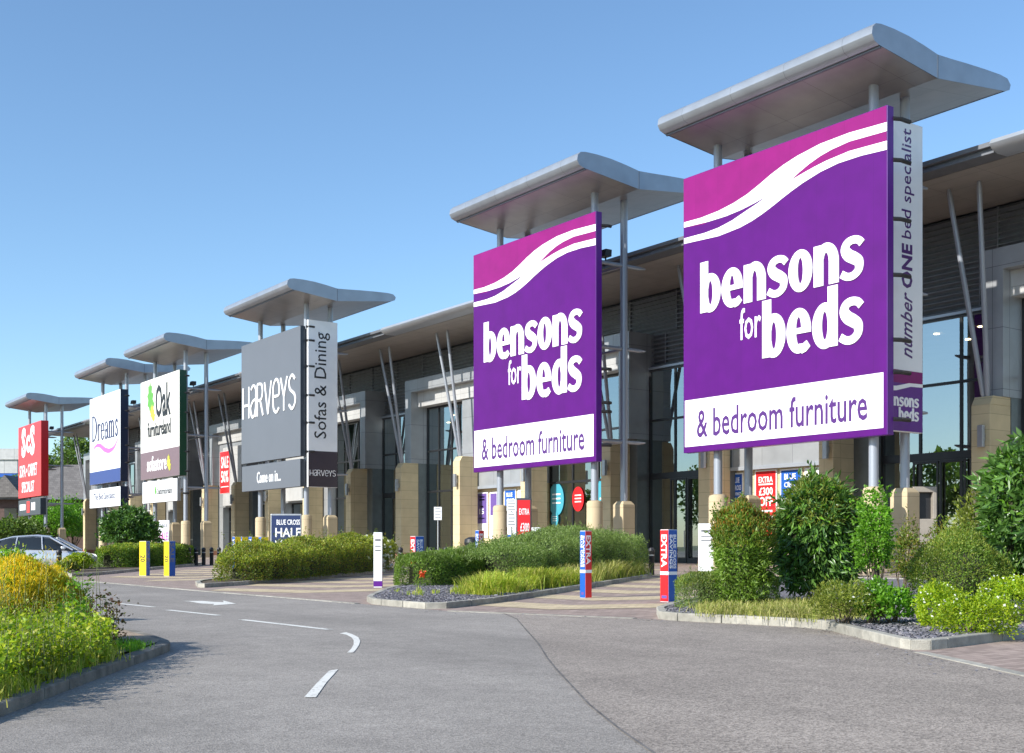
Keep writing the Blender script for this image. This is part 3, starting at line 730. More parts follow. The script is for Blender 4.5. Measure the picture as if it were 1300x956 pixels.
nt.links.new(geo.outputs['Random Per Island'], rr_.inputs[0]); nt.links.new(rr_.outputs[0], b_.inputs['Base Color']); b_.inputs['Roughness'].default_value = .55
chips('slate_chips', bedR, (10.4, 15.5, 7.4, 14.5), 9000, 3, sm)
chips('slate_chips', bedM, (10.6, 15.5, 16.7, 25), 5500, 4, sm)

rngd = random.Random(77); mb = MB()
for _ in range(420):
    yy = rngd.uniform(4, 26); xx = EX(yy) - abs(rngd.gauss(0, .28)) - .06; q = rngd.uniform(.006, .022); a = rngd.uniform(0, 6.28)
    mb.add([(xx + q * math.cos(a + t) * (1 if t % 2 else .6), yy + q * math.sin(a + t), .006 + rngd.uniform(0, .01)) for t in (0, 1.6, 3.1, 4.7)], [(0, 1, 2, 3)])
tag(mb.build('leaf_litter', sm), 'scattered chips and leaf litter along the road side of the kerb', 'litter', None, 'stuff')

# ================================================================== RETAIL BUILDING
BO = (41.4, 75.0, 0.0)
B = empty('retail_building', BO, 0, 'long grey retail building with cream pillars, louvres, paired struts and overhanging roof', 'building')
YK = lambda k: 26.1 + 7.5 * k
def bb(mb, name, m, parent=None, bevel=0, smooth=False):
    return mb.build(name, m, parent or B, off=BO, bevel=bevel, smooth=smooth)
Y0B, Y1B = -8.0, 153.0
bb(MB().box(37.6, 70, Y0B, Y1B, 15.02, 15.3).box(43.4, 70, Y0B + .3, Y1B - 1, 15.3, 15.6), 'roof', M['roof'])
bb(MB().box(38.4, 43.5, Y0B + .05, Y1B - .05, 14.86, 15.018), 'soffit', M['soffit'])
for y0, y1 in ((Y0B, 23.7), (34.6, 38.9), (50.0, 67.2), (80.0, 91.0), (102.6, 106.5), (118, 136), (147.2, Y1B)):
    mb = MB(); prof = [(38.38, 14.88), (37.75, 14.87), (37.42, 14.97), (37.28, 15.12), (37.38, 15.28), (37.62, 15.36), (38.38, 15.38)]; n = len(prof)
    mb.add([(x, y0, z) for x, z in prof] + [(x, y1, z) for x, z in prof], [tuple(range(n)), tuple(range(2 * n - 1, n - 1, -1))] + [(i, i + n, (i + 1) % n + n, (i + 1) % n) for i in range(n)])
    bb(mb, 'roof_edge', M['alu'], smooth=True)
for y0, y1 in ((23.7, 34.6), (38.9, 50.0), (67.2, 80.0), (91.0, 102.6), (106.5, 118), (136, 147.2)):
    bb(MB().box(37.35, 37.55, y0, y1, 15.06, 15.22).box(37.55, 38.38, y0, y1, 14.87, 15.015), 'gutter', M['gutter'])
bb(MB().box(43.6, 70, Y0B, Y0B + .3, 0, 15.0).box(43.6, 70, Y1B - 1.3, Y1B - 1, 0, 15.0).box(69.7, 70, Y0B + .3, Y1B - 1.3, 0, 15.0), 'outer_wall', M['clad'])
bb(MB().box(44.9, 69.5, Y0B + .4, Y1B - 1.4, .16, .2), 'shop_floor', M['shopfloor'])
bb(MB().box(56, 56.2, Y0B + .4, Y1B - 1.4, .2, 10.6), 'shop_back_wall', M['interior'])
bb(MB().box(44.8, 56, Y0B + .4, Y1B - 1.4, 10.7, 10.8), 'shop_ceiling', M['interior'])
for k in (0, 2, 6): 
    mb = MB()
    for i in range(3):
        for j in range(3): mb.lathe([(.13, 10.66), (.13, 10.69)], 10, (46.4 + 2.4 * i, YK(k) + 1.6 + 2.2 * j))
    bb(mb, 'ceiling_downlight', M['downlight'])
for k in range(-4, 17):      # party walls between shops
    if k in (-2, 1, 5, 8, 12, 15): bb(MB().box(44.8, 56, YK(k) + 4, YK(k) + 4.2, .2, 10.7), 'party_wall', M['interior'])
# blocks of cladding that stand forward: (y0, y1, [(bay0, bay1, kind)])
BL = [(-8, 26.9, [(-3.0, 3.5, 'w'), (3.5, 11.5, 'p'), (11.5, 18.2, 'w'), (19.6, 26.05, 'w')]), (32.8, 41.95, [(33.65, 41.1, 'p')]),
      (48.0, 71.95, [(48.85, 56.8, 'w'), (56.8, 65.6, 'p'), (65.6, 71.1, 'w')]),
      (77.8, 94.4, [(78.65, 85.2, 'w'), (86.9, 93.5, 'g')]), (100.3, 109.4, [(101.9, 107.6, 'g')]),
      (115.4, 131.9, [(116.9, 123, 'g'), (124.4, 131, 'g')]), (143.5, 152.4, [(144.3, 147.5, 'w')])]
def glazing(name, y0, y1, z0, z1, X, vs, hs, fw=.11, doors=None):
    w = MB()
    w.box(X, X + .16, y0, y0 + fw, z0, z1).box(X, X + .16, y1 - fw, y1, z0, z1)
    w.box(X, X + .16, y0 + fw, y1 - fw, z1 - fw, z1)
    for z, t in hs: w.box(X - .02, X + .16, y0 + fw, y1 - fw, z - t / 2, z + t / 2)
    zs = sorted([z0] + [z for z, t in hs] + [z1 - fw])
    for v in vs: w.box(X + .01, X + .15, v - fw / 2, v + fw / 2, z0, z1 - fw - .002)
    f = bb(w, name, M['frame'])
    p = MB(); p.v = [(X + .07, y0 + .02, z0), (X + .07, y1 - .02, z0), (X + .07, y1 - .02, z1 - .02), (X + .07, y0 + .02, z1 - .02)]; p.f = [(0, 3, 2, 1)]
    bb(p, 'pane', M['glass'], f); return f
lc = 0
for y0, y1, bays in BL:
    c = MB()
    c.box(41.9, 44.4, y0, y1, 11.86, 12.7)
    c.box(41.9, 44.4, y1 - .85, y1, 6.9, 11.858).box(41.9, 44.4, y0, y0 + .85, 6.9, 11.858)
    bb(c, 'cladding', M['clad'])
    bb(MB().box(42.45, 44.3, y0 + .85, y1 - .85, 10.85, 11.858), 'lintel_panel', M['cladlight'])
    # side returns under the cladding
    bb(MB().box(42.52, 44.5, y1 - .82, y1 - .03, .1, 6.898), 'side_return', M['sret']); bb(MB().box(42.52, 44.5, y0 + .03, y0 + .82, .1, 6.898), 'side_return', M['sret'])
    yy = y0 + .85
    for a, b, kd in bays:
        if a > yy + .05:
            bb(MB().box(42.6, 44.3, yy, a, .1, 10.848), 'wall_panel', M['clad'])
        if kd == 'w': glazing('window', a, b, .2, 10.85, 43.2, [a + (b - a) * .42, a + (b - a) * .72], [(7.75, .12), (4.9, .14)])
        elif kd == 'p':
            bb(MB().box(42.6, 44.3, a, b, 4.92, 10.848), 'wall_panel', M['clad']); bb(MB().box(42.5, 42.6, a, b, 4.80, 4.98), 'trim', M['alu'])
            bb(MB().box(42.95, 44.3, a, b, .1, 4.918), 'block_wall', M['cream'])
        elif kd == 'g':
            bb(MB().box(42.6, 44.3, a, b, 4.76, 10.848), 'wall_panel', M['clad'])
            bb(MB().box(42.35, 42.6, a + .6, b - .6, 4.9, 10.4), 'pale_panel', M['cladlight'])
            glazing('window', a, b, .2, 4.758, 43.2, [a + (b - a) * .33, a + (b - a) * .66], [(3.4, .09)])
        yy = b
    if y1 - .85 > yy + .05: bb(MB().box(42.6, 44.3, yy, y1 - .85, .1, 10.848), 'wall_panel', M['clad'])
# louvres above everything and down over the deeper bays
def louvre(y0, y1, z0, z1):
    m = MB(); z = z0 + .1
    m.box(43.72, 43.78, y0, y1, z0, z1)
    while z < z1 - .1:
        m.add([(43.5, y0, z - .05), (43.5, y1, z - .05), (43.7, y1, z + .09), (43.7, y0, z + .09), (43.5, y0, z - .02), (43.5, y1, z - .02), (43.7, y1, z + .12), (43.7, y0, z + .12)],
              [(3, 2, 1, 0), (4, 5, 6, 7), (0, 1, 5, 4), (2, 3, 7, 6)]); z += .235
    y = y0 + 1.2
    while y < y1: m.box(43.56, 43.74, y, y + .05, z0, z1); y += 3.75
    return bb(m, 'louvre', M['louvre'])
for k in range(-4, 17):
    y0 = YK(k); y1 = min(YK(k + 1), Y1B - 1.4) - .04
    louvre(y0, y1, 12.72, 14.85)
gaps = [(BL[i][1], BL[i + 1][0]) for i in range(len(BL) - 1)]
for i, (y0, y1) in enumerate(gaps):
    low = i in (3, 4); zb = 5.0 if low else 10.85
    louvre(y0, y1, zb, 12.70)
    bb(MB().box(43.3, 43.72, y0, y1, zb - .14, zb - .02), 'louvre_sill', M['alu'])
    span = y1 - y0; nv = max(2, int(span / 1.55))
    if low or i == 5:
        glazing('shopfront', y0, y1, .2, zb - .15, 43.36, [y0 + span * j / nv for j in range(1, nv)], [(3.2, .15)] if low else [(8.1, .12), (4.95, .3)])
    else:
        f = glazing('shopfront', y0, y1, .2, 10.7, 43.36, [y0 + span * j / nv for j in range(1, nv)], [(7.92, .11), (4.88, .34)])
        d = MB()
        for j in range(2):
            yc = y0 + span * .5 + (j - .5) * 1.3
            d.box(43.27, 43.33, yc - .62, yc - .54, .2, 4.7).box(43.27, 43.33, yc + .54, yc + .62, .2, 4.7).box(43.27, 43.33, yc - .54, yc + .54, 4.6, 4.7).box(43.27, 43.33, yc - .54, yc + .54, .2, .45)
        dd = bb(d, 'door', M['frame']); bb(MB().tube([(43.2, y0 + span * .5 + .1, 1.0), (43.2, y0 + span * .5 + .1, 1.9)], .03, 6), 'handle', M['steel'], dd)
# pillars, their lamps and the paired struts
pm = MB()
pts = [(0, 0), (1.4, 0), (1.4, .8), (0, .8)]
pm.box(0, 1.4, 0, .8, .05, 6.55)
pm.box(0, 1.4, 0, .8, 6.55, 6.9, (.22, 0, 0, 0))
pil = None; lampm = MB().box(-.30, -.14, .12, .36, 4.9, 5.75).box(-.14, 0, .18, .30, 5.15, 5.45)
PK = list(range(-4, 16))
for k in PK + [16.37]:
    y = YK(k)
    if pil is None:
        pil = pm.build('pillar', M['cream'], B, bevel=.02); lamp = lampm.build('wall_lamp', M['steel'], pil, bevel=.02); q = pil
        band = MB().box(-.012, 1.41, -.012, .81, .06, .62).build('base_band', mat('terracotta_band', (.42, .20, .12), .8), pil)
    else: q = copy_tree(pil, B)
    q.location = (41.1 - BO[0], y - BO[1], 0)
    for sg in (0, 1):
        top = (40.0 - BO[0], y + (1.05 if sg else -.25) - BO[1], 14.86); bot = (41.4 - BO[0], y + (.46 if sg else .28) - BO[1], 6.88)
        MB().tube([bot, tuple(bot[i] * .985 + top[i] * .015 for i in range(3)), tuple(bot[i] * .03 + top[i] * .97 for i in range(3)), top], [.07, .10, .10, .06], 10).build('strut', M['post'], B, smooth=True)

# ================================================================== SIGN TOWERS
def tower(name, label, yc, can, sign_y, trim):
    T = empty(name, (33.95, yc, gz(34)), 0, label, 'sign tower', 'sign towers along the shop front')
    o = (33.95, yc, gz(34))
    posts = [(33.95, yc - 3.75), (33.95, yc + 3.75), (35.7, yc - 3.75), (35.7, yc + 3.75)]
    for i, (x, y) in enumerate(posts):
        MB().lathe([(.17, 3.0), (.17, 17.25)], 16, (x, y)).build('post', M['post'], T, smooth=True, off=o)
        if i < 2: MB().lathe([(.37, .05), (.37, 3.02), (.33, 3.12), (.20, 3.16)], 24, (x, y)).build('plinth', M['plinth'], T, smooth=True, off=o)
        else: MB().box(x - .36, x + .36, y - .36, y + .36, .05, 3.0).box(x - .36, x + .36, y - .36, y + .36, 3.0, 3.16, (.12, -.12, .12, -.12)).build('plinth', M['plinth'], T, off=o, bevel=.02)
    for y in (yc - 3.75, yc + 3.75):
        for z in (5.9, 10.2, 14.05):
            MB().tube([(33.95, y, z), (36.6, y, z)], [.09, .09], 10).tube([(36.6, y, z), (37.0, y, z + .02)], [.085, .04], 10).build('rung', M['post'], T, smooth=True, off=o)
        f = MB().box(34.35, 34.75, y - .25, y + .25, 14.30, 14.62, (.06, .02, 0, 0)).tube([(34.6, y, 14.12), (34.6, y, 14.32)], .04, 6).build('floodlight', M['black'], T, off=o, bevel=.015)
    for z in (5.9, 10.2, 14.05): MB().tube([(35.7, yc - 3.6, z), (35.7, yc + 3.6, z)], .06, 8).build('crossbar', M['post'], T, smooth=True, off=o)
    y0, y1 = can
    prof = [(31.75, 17.34), (31.5, 17.43), (31.38, 17.62), (31.42, 17.85), (31.58, 18.0), (31.85, 18.05), (32.5, 18.06), (33.3, 18.02), (34.1, 17.92), (34.9, 17.79), (35.7, 17.83), (36.6, 17.89), (37.6, 17.94), (38.6, 17.97), (39.05, 17.93), (39.25, 17.75), (39.18, 17.55), (38.9, 17.44)]
    n = len(prof); low = [(34.9, 16.98)]
    full = prof + low; m = len(full)
    sh = MB(); sh.add([(x, y0, z) for x, z in full] + [(x, y1, z) for x, z in full], [tuple(range(m)), tuple(range(2 * m - 1, m - 1, -1))] + [(i, i + m, i + m + 1, i + 1) for i in range(n - 1)])
    cn = sh.build('canopy', M['canopy'], T, smooth=True, off=o)
    so = MB(); a, v, b = (31.75, 17.34), (34.9, 16.98), (38.9, 17.44)
    so.add([(a[0] + .03, y0 + .03, a[1] + .01), (v[0], y0 + .03, v[1] + .01), (b[0] - .03, y0 + .03, b[1] + .01), (a[0] + .03, y1 - .03, a[1] + .01), (v[0], y1 - .03, v[1] + .01), (b[0] - .03, y1 - .03, b[1] + .01)], [(0, 3, 4, 1), (1, 4, 5, 2)])
    so.build('soffit', M['soffit2'], cn, off=o)
    jn = MB().box(31.80, 31.90, y0 + .02, y1 - .02, 17.28, 17.33)
    jn.box(34.88, 34.92, y0 - .006, y0 + .01, 16.99, 17.78); jn.build('joint', M['gutter'], cn, off=o)
    for y in (yc - 3.75, yc + 3.75): pass
    return T, o
def sheet(name, T, o, m, y0, y1, z0, z1, d, X=33.3, parent=None):
    return MB().box(X - d, X + .0, y0, y1, z0, z1).build(name, m, parent or T, off=o)
def spigots(T, o, y, zs, ln=.75):
    for z in zs: MB().tube([(33.62, y - .02, z), (33.62 + .25, y - .14, z), (33.62 + ln, y - .14, z)], [.075, .075, .075], 8).build('bracket', M['black'], T, off=o)
def sub(o, p): return (p[0] - o[0], p[1] - o[1], p[2] - o[2])

SW = [(34.75, 14.22), (33.8, 14.19), (32.82, 14.24), (32.0, 14.36), (31.29, 14.53), (30.7, 14.74), (30.12, 14.97), (29.5, 15.17), (28.86, 15.32), (27.79, 15.47), (26.52, 15.5), (24.95, 15.41), (24.95, 15.11), (26.52, 15.19), (27.3, 15.12), (27.79, 15.03), (28.3, 14.88), (28.75, 14.7), (29.18, 14.5), (28.6, 14.62), (28.1, 14.71), (27.53, 14.79), (26.52, 14.86), (24.95, 14.78), (24.95, 14.48), (26.0, 14.56), (27.0, 14.56), (27.79, 14.46), (28.59, 14.27), (29.1, 14.11), (29.55, 13.95), (30.05, 13.76), (30.55, 13.59), (31.05, 13.45), (31.7, 13.33), (32.82, 13.25), (34.75, 13.35), (34.75, 13.57), (33.6, 13.54), (32.82, 13.58), (32.1, 13.7), (31.44, 13.88), (30.8, 14.05), (30.2, 14.23), (30.9, 14.1), (31.59, 14.0), (32.4, 13.94), (33.4, 13.94), (34.75, 14.01)]
def beds_sign(T, o, yl):
    L = lambda p: (p[0], p[1] + yl - 34.8, p[2])
    P = sheet('sign_panel', T, o, M['darkpurple'], yl - 9.85, yl, 4.86, 16.0, 0, 33.3)
    P2 = MB().box(33.305, 33.65, yl - 9.85, yl, 4.86, 16.0)
    bpy.data.objects.remove(P); P = P2.build('sign_panel', M['darkpurple'], T, off=o, bevel=.015)
    org = sub(o, (33.3, yl, 0))
    MB().box(33.296, 33.304, yl - 9.83, yl - .02, 4.88, 15.98).build('face_sheet', M['purple'], P, off=o)
    q = [(34.8 - y, z) for y, z in SW]
    top = [(.02, 15.975), (.02, 14.0)] + [(34.8 - y, z) for y, z in [(33.6, 13.9), (32.8, 14.1), (31.6, 14.05), (30.6, 14.2), (30.2, 14.2), (29.3, 14.3), (28.3, 14.55), (27.5, 14.65), (26.5, 14.7), (24.97, 14.62)]] + [(9.82, 15.975)]
    MB().plane(org, *FRONT, top, .008).build('magenta_field', M['magenta'], P)
    # white swoosh as strips between its upper and lower outlines
    U = MB(); n = len(q)
    U.plane(org, *FRONT, q, .016); U.build('swoosh', M['letter'], P)
    MB().plane(org, *FRONT, [(.10, 5.1), (9.70, 5.1), (9.70, 6.98), (.10, 6.98)], .012).build('white_strip', M['letter'], P)
    letters('lettering', 'bensons', M['letter'], P, org, FRONT, 1.0, 8.9, 10.37, 12.38)
    letters('lettering', 'beds', M['letter'], P, org, FRONT, 4.28, 8.87, 8.15, 10.30)
    text('lettering', 'for', M['letter'], P, org, FRONT, 3.12, 4.2, 8.98, 10.2, bold=.004)
    text('lettering', '& bedroom furniture', M['purpletext'], P, org, FRONT, .78, 9.05, 5.42, 6.55, depth=.02, bold=.012)
    return P
T1, o1 = tower('sign_tower', 'nearest sign tower, purple bed shop sign with a white vertical side fin', 29.75, (24.1, 34.25), None, None)
beds_sign(T1, o1, 34.8)
T2, o2 = tower('sign_tower', 'second nearest sign tower, purple bed shop sign without a side fin', 45.0, (39.3, 49.5), None, None)
beds_sign(T2, o2, 50.22)
spigots(T1, o1, 24.97, (5.4, 7.0, 8.1, 10.3, 12.2, 14.2, 15.6)); spigots(T2, o2, 40.39, (5.6, 7.1, 7.5, 9.0, 15.4), .45)
# fin of the first tower
F = MB().box(33.72, 36.1, 25.55, 25.75, 5.1, 16.0).build('side_fin', M['white'], T1, off=o1, bevel=.01)
og = sub(o1, (0, 25.55, 0))
MB().plane(og, *SIDE, [(33.73, 5.12), (36.09, 5.12), (36.09, 7.25), (33.73, 7.25)], .006).build('purple_field', M['darkpurple'], F)
MB().plane(og, *SIDE, [(33.73, 6.8), (36.09, 6.8), (36.09, 7.25), (33.73, 7.25)], .010).build('magenta_field', M['magenta'], F)
MB().plane(og, *SIDE, [(33.73, 6.45), (34.6, 6.52), (35.4, 6.7), (36.09, 6.72), (36.09, 6.84), (35.3, 6.82), (34.6, 6.68), (33.73, 6.62)], .014).build('swoosh', M['letter'], F)
letters('lettering', 'bensons', M['letter'], F, og, SIDE, 33.85, 35.85, 5.98, 6.42, depth=.02)
letters('lettering', 'beds', M['letter'], F, og, SIDE, 34.72, 35.85, 5.5, 5.95, depth=.02)
text('lettering', 'number', M['purpletext'], F, og, SIDE, 34.85, 35.5, 7.7, 10.0, rot=True, shear=.35, bold=.006, depth=.012)
text('lettering', 'ONE', M['purpletext'], F, og, SIDE, 34.9, 35.5, 10.15, 11.7, rot=True, bold=.03, depth=.012)
text('lettering', 'bed specialist', M['purpletext'], F, og, SIDE, 34.9, 35.6, 11.9, 15.75, rot=True, depth=.012)

def board(T, o, yl, yr, z0, z1, face, ret, name='sign_panel', d=.345):
    P = MB().box(33.305, 33.3 + d, yr, yl, z0, z1).build(name, ret, T, off=o, bevel=.012)
    MB().box(33.297, 33.304, yr + .012, yl - .012, z0 + .012, z1 - .012).build('face_sheet', face, P, off=o)
    return P, sub(o, (33.295, yl, 0))
# furniture shop with thin letters
T3, o3 = tower('sign_tower', 'grey sign tower with thin white lettering and a pale sofa fin', 74.95, (68.6, 79.2), None, None)
P, og = board(T3, o3, 80.6, 70.72, 7.0, 15.55, M['hgrey'], M['hdark'])
def thin(word, m, parent, og, fr, x0, x1, y0, y1, w, depth=.05):
    G = {'H': [[(0, 0), (0, 1)], [(.5, 0), (.5, 1)], [(0, .42), (.5, .42)]],
         'a': [spline([(.05, .88), (.25, 1), (.45, .86), (.45, .5), (.45, 0)], 6), spline([(.45, .55), (.2, .5), (.02, .3), (.12, .03), (.33, .05), (.45, .3)], 6)],
         'R': [[(0, 0), (0, 1)], spline([(0, 1), (.32, .97), (.42, .75), (.32, .52), (0, .48)], 6), [(.22, .5), (.46, 0)]],
         'V': [[(0, 1), (.27, 0)], [(.27, 0), (.54, 1)]],
         'e': [spline([(.02, .5), (.46, .52), (.44, .86), (.24, 1), (.04, .82), (0, .5), (.05, .12), (.26, 0), (.45, .12)], 6)],
         'Y': [[(0, 1), (.25, .42)], [(.5, 1), (.25, .42)], [(.25, .42), (.25, 0)]],
         'S': [spline([(.44, .86), (.24, 1), (.03, .84), (.08, .6), (.4, .42), (.46, .18), (.24, 0), (0, .14)], 6)]}
    wd = {'H': .5, 'a': .45, 'R': .46, 'V': .54, 'e': .46, 'Y': .5, 'S': .46}; x = 0; S = []
    for ch in word:
        S += [[(p[0] + x, p[1]) for p in st] for st in G[ch]]; x += wd[ch] + .13
    x -= .13; sx, sy = (x1 - x0) / x, y1 - y0
    return strips('lettering', [ribbon([(x0 + p[0] * sx, y0 + p[1] * sy) for p in st], w) for st in S], m, parent, og, fr, depth)
thin('HaRVeYS', M['letter'], P, og, FRONT, .42, 9.15, 10.2, 12.45, .17)
P, og = board(T3, o3, 80.5, 70.75, 5.0, 6.82, M['hgrey'], M['hdark'])
text('lettering', 'Come on in...', M['letter'], P, og, FRONT, 2.7, 6.7, 5.5, 6.3, depth=.01, bold=.01)
F = MB().box(33.72, 35.85, 70.45, 70.65, 4.97, 15.95).build('side_fin', M['white'], T3, off=o3, bevel=.01); ogf = sub(o3, (0, 70.45, 0))
MB().plane(ogf, *SIDE, [(33.73, 4.99), (35.84, 4.99), (35.84, 7.35), (33.73, 7.35)], .006).build('plum_field', M['plum'], F)
text('lettering', 'Sofas & Dining', M['dtext'], F, ogf, SIDE, 34.15, 35.3, 8.2, 15.2, rot=True, depth=.012)
thin('HaRVeYS', M['letter'], F, ogf, SIDE, 33.85, 35.7, 5.72, 6.1, .035, .012)
spigots(T3, o3, 70.6, (7.3, 9.2, 11.0, 12.9, 14.6, 15.5), .55)
# oak furniture
T4, o4 = tower('sign_tower', 'cream and mauve sign tower with a green oak leaf and dark green edge', 97.6, (91.7, 101.95), None, None)
P, og = board(T4, o4, 103.25, 93.46, 6.85, 15.45, M['cream2'], M['greend'], d=.6)
MB().plane(og, *FRONT, [(.02, 6.87), (9.77, 6.87), (9.77, 9.22), (.02, 9.22)], .006).build('mauve_field', M['oakbrown'], P)
lf = [(1.0, -.05), (.95, .25), (1.15, .45), (.75, .7), (.95, 1.0), (.55, 1.1), (.62, 1.5), (.35, 1.4), (.2, 1.75), (.0, 1.45), (-.25, 1.5), (-.2, 1.1), (-.5, .95), (-.25, .7), (-.45, .4), (-.1, .3), (.1, .05), (.6, -.25)]
def leafpoly(cx, cy, s, sy=None): return [(cx + (x - .35) * s, cy + (y - .7) * (sy or s)) for x, y in lf]
MB().plane(og, *FRONT, leafpoly(2.75, 13.7, 1.1, 1.55)[::-1], .03).build('leaf_emblem', M['leafg'], P)
MB().plane(og, *FRONT, leafpoly(3.25, 12.5, .75, .75)[::-1], .035).build('leaf_emblem', M['leafy'], P)
text('lettering', 'Oak', M['dtext'], P, og, FRONT, 4.0, 7.75, 11.95, 14.8, depth=.03, bold=.02)
text('lettering', 'furnitureland', M['dtext'], P, og, FRONT, 1.9, 7.75, 10.45, 11.75, depth=.03, bold=.012)
text('lettering', 'sofastore', M['letter'], P, og, FRONT, 1.8, 6.75, 7.5, 8.8, depth=.03, bold=.02)
MB().plane(og, *FRONT, leafpoly(7.35, 8.0, .55, .7)[::-1], .03).build('leaf_emblem', M['leafy'], P)
P, og = board(T4, o4, 102.75, 94.0, 4.8, 6.65, M['white'], M['steel'], d=.3)
text('lettering', 'Oakfurnitureland', M['dtext'], P, og, FRONT, 3.8, 7.6, 5.45, 6.0, depth=.01, bold=.012)
MB().plane(og, *FRONT, leafpoly(3.45, 5.8, .35, .4)[::-1], .012).build('leaf_emblem', M['leafg'], P)
spigots(T4, o4, 93.6, (5.4, 7.2, 8.8, 10.4, 12.0, 13.6, 15.0), .5)
# beds with serif lettering
T5, o5 = tower('sign_tower', 'white sign tower with navy serif word and a pink wave', 113.05, (107.2, 117.4), None, None)
P, og = board(T5, o5, 118.9, 109.07, 7.08, 15.57, M['white'], M['navyd'], d=.7)
MB().plane(og, *FRONT, [(.02, 7.1), (9.81, 7.1), (9.81, 8.32), (.02, 8.32)], .006).build('navy_field', M['navy'], P)
def serif(word, m, parent, og, fr, x0, x1, y0, y1, capr=1.55):
    t, h, S, x = .17, .07, [], 0
    for ch in word:
        st = lambda xx, a, b: [((xx, b), (xx + t, b)), ((xx, a), (xx + t, a))]
        sf = lambda xx, y, w=.36: [((xx - (w - t) / 2, y + .05), (xx + t + (w - t) / 2, y + .05)), ((xx - (w - t) / 2, y), (xx + t + (w - t) / 2, y))]
        if ch == 'D': G = [st(.12, 0, capr), sf(.12, 0), sf(.12, capr - .05), arc(.26, capr / 2, (.74, capr / 2), (.54, capr / 2 - h), -90, 90)]; w = 1.02
        elif ch == 'r': G = [st(.08, 0, 1), sf(.08, 0), ribbon(spline([(.2, .6), (.3, .88), (.46, .95), (.54, .86)], 5), [.06] * 8 + [.1] * 8)]; w = .58
        elif ch == 'e': G = [arc(.34, .5, (.34, .53), (.17, .45), 0, 325), [((.12, .58), (.12, .51)), ((.66, .58), (.67, .51))]]; w = .68
        elif ch == 'a': G = [st(.42, .05, .8), arc(.3, .72, (.28, .31), (.14, .24), 0, 170), arc(.25, .28, (.25, .31), (.10, .24), 20, 340), ribbon([(.52, .12), (.66, .04)], .08)]; w = .66
        elif ch == 'm': G = [st(.08, 0, 1), sf(.08, 0), arc(.36, .62, (.25, .40), (.11, .32), 0, 150), st(.44, 0, .64), sf(.44, 0), arc(.72, .62, (.25, .40), (.11, .32), 0, 150), st(.80, 0, .64), sf(.80, 0)]; w = 1.12
        else: G = [ribbon(spline([(.42, .78), (.3, .96), (.1, .84), (.16, .62), (.36, .42), (.42, .2), (.24, .04), (.04, .22)], 5), .13)]; w = .5
        S += [[((a[0] + x, a[1]), (b[0] + x, b[1])) for a, b in q] for q in G]; x += w + .05
    sx, sy = (x1 - x0) / (x - .05), (y1 - y0) / capr
    return strips('lettering', [[((x0 + a[0] * sx, y0 + a[1] * sy), (x0 + b[0] * sx, y0 + b[1] * sy)) for a, b in q] for q in S], m, parent, og, fr, .03)
serif('Dreams', M['navytext'], P, og, FRONT, .75, 9.15, 11.3, 13.8)
strips('wave', [ribbon(spline([(1.2, 10.55), (2.3, 10.85), (3.6, 10.75), (5.0, 10.3), (6.5, 10.1), (8.0, 10.35), (9.2, 11.1)], 6), [.05 + .42 * math.sin(math.pi * min(1, (i + .5) / 37)) for i in range(37)])], M['pink'], P, og, FRONT, .02)
P, og = board(T5, o5, 118.9, 109.07, 4.8, 6.62, M['white'], M['navyd'], d=.7)
text('lettering', 'The Bed Specialist', M['navytext'], P, og, FRONT, 1.3, 8.2, 5.35, 6.2, depth=.012, bold=.006)
spigots(T5, o5, 109.2, (5.4, 8.8, 10.4, 12.0, 13.6, 15.0), .5)
# red sofa shop
T6, o6 = tower('sign_tower', 'red sign tower farthest away with white lettering over a charcoal panel', 142.3, (136.7, 146.9), None, None)
P, og = board(T6, o6, 148.7, 138.0, 6.75, 15.2, M['red'], M['redd'], d=.8)
text('lettering', 'S', M['letter'], P, og, FRONT, 1.7, 3.7, 11.45, 15.0, depth=.03, bold=.045)
text('lettering', 'c', M['letter'], P, og, FRONT, 3.95, 5.6, 11.9, 14.0, depth=.03, bold=.045)
text('lettering', 'S', M['letter'], P, og, FRONT, 5.8, 7.9, 11.5, 15.0, depth=.03, bold=.045)
text('lettering', 'SOFA • CARPET', M['letter'], P, og, FRONT, .75, 9.0, 9.15, 10.6, depth=.03, bold=.012)
text('lettering', 'SPECIALIST', M['letter'], P, og, FRONT, 1.8, 7.7, 7.35, 8.6, depth=.03, bold=.012)
P, og = board(T6, o6, 148.7, 138.3, 4.65, 6.5, M['char'], M['hdark'], d=.6)
MB().plane(og, *FRONT, [(4.1, 4.95), (5.5, 4.95), (5.5, 6.3), (4.1, 6.3)], .012).build('red_badge', M['red'], P)
MB().plane(og, *FRONT, [(.7, 5.3), (3.5, 5.3), (3.5, 6.0), (.7, 6.0)], .012).build('white_badge', M['white'], P)
for a in (6.3, 7.0, 7.6): MB().plane(og, *FRONT, [(a, 5.2), (a + .45, 5.2), (a + .45, 6.1), (a, 6.1)], .012).build('white_badge', M['white'], P)

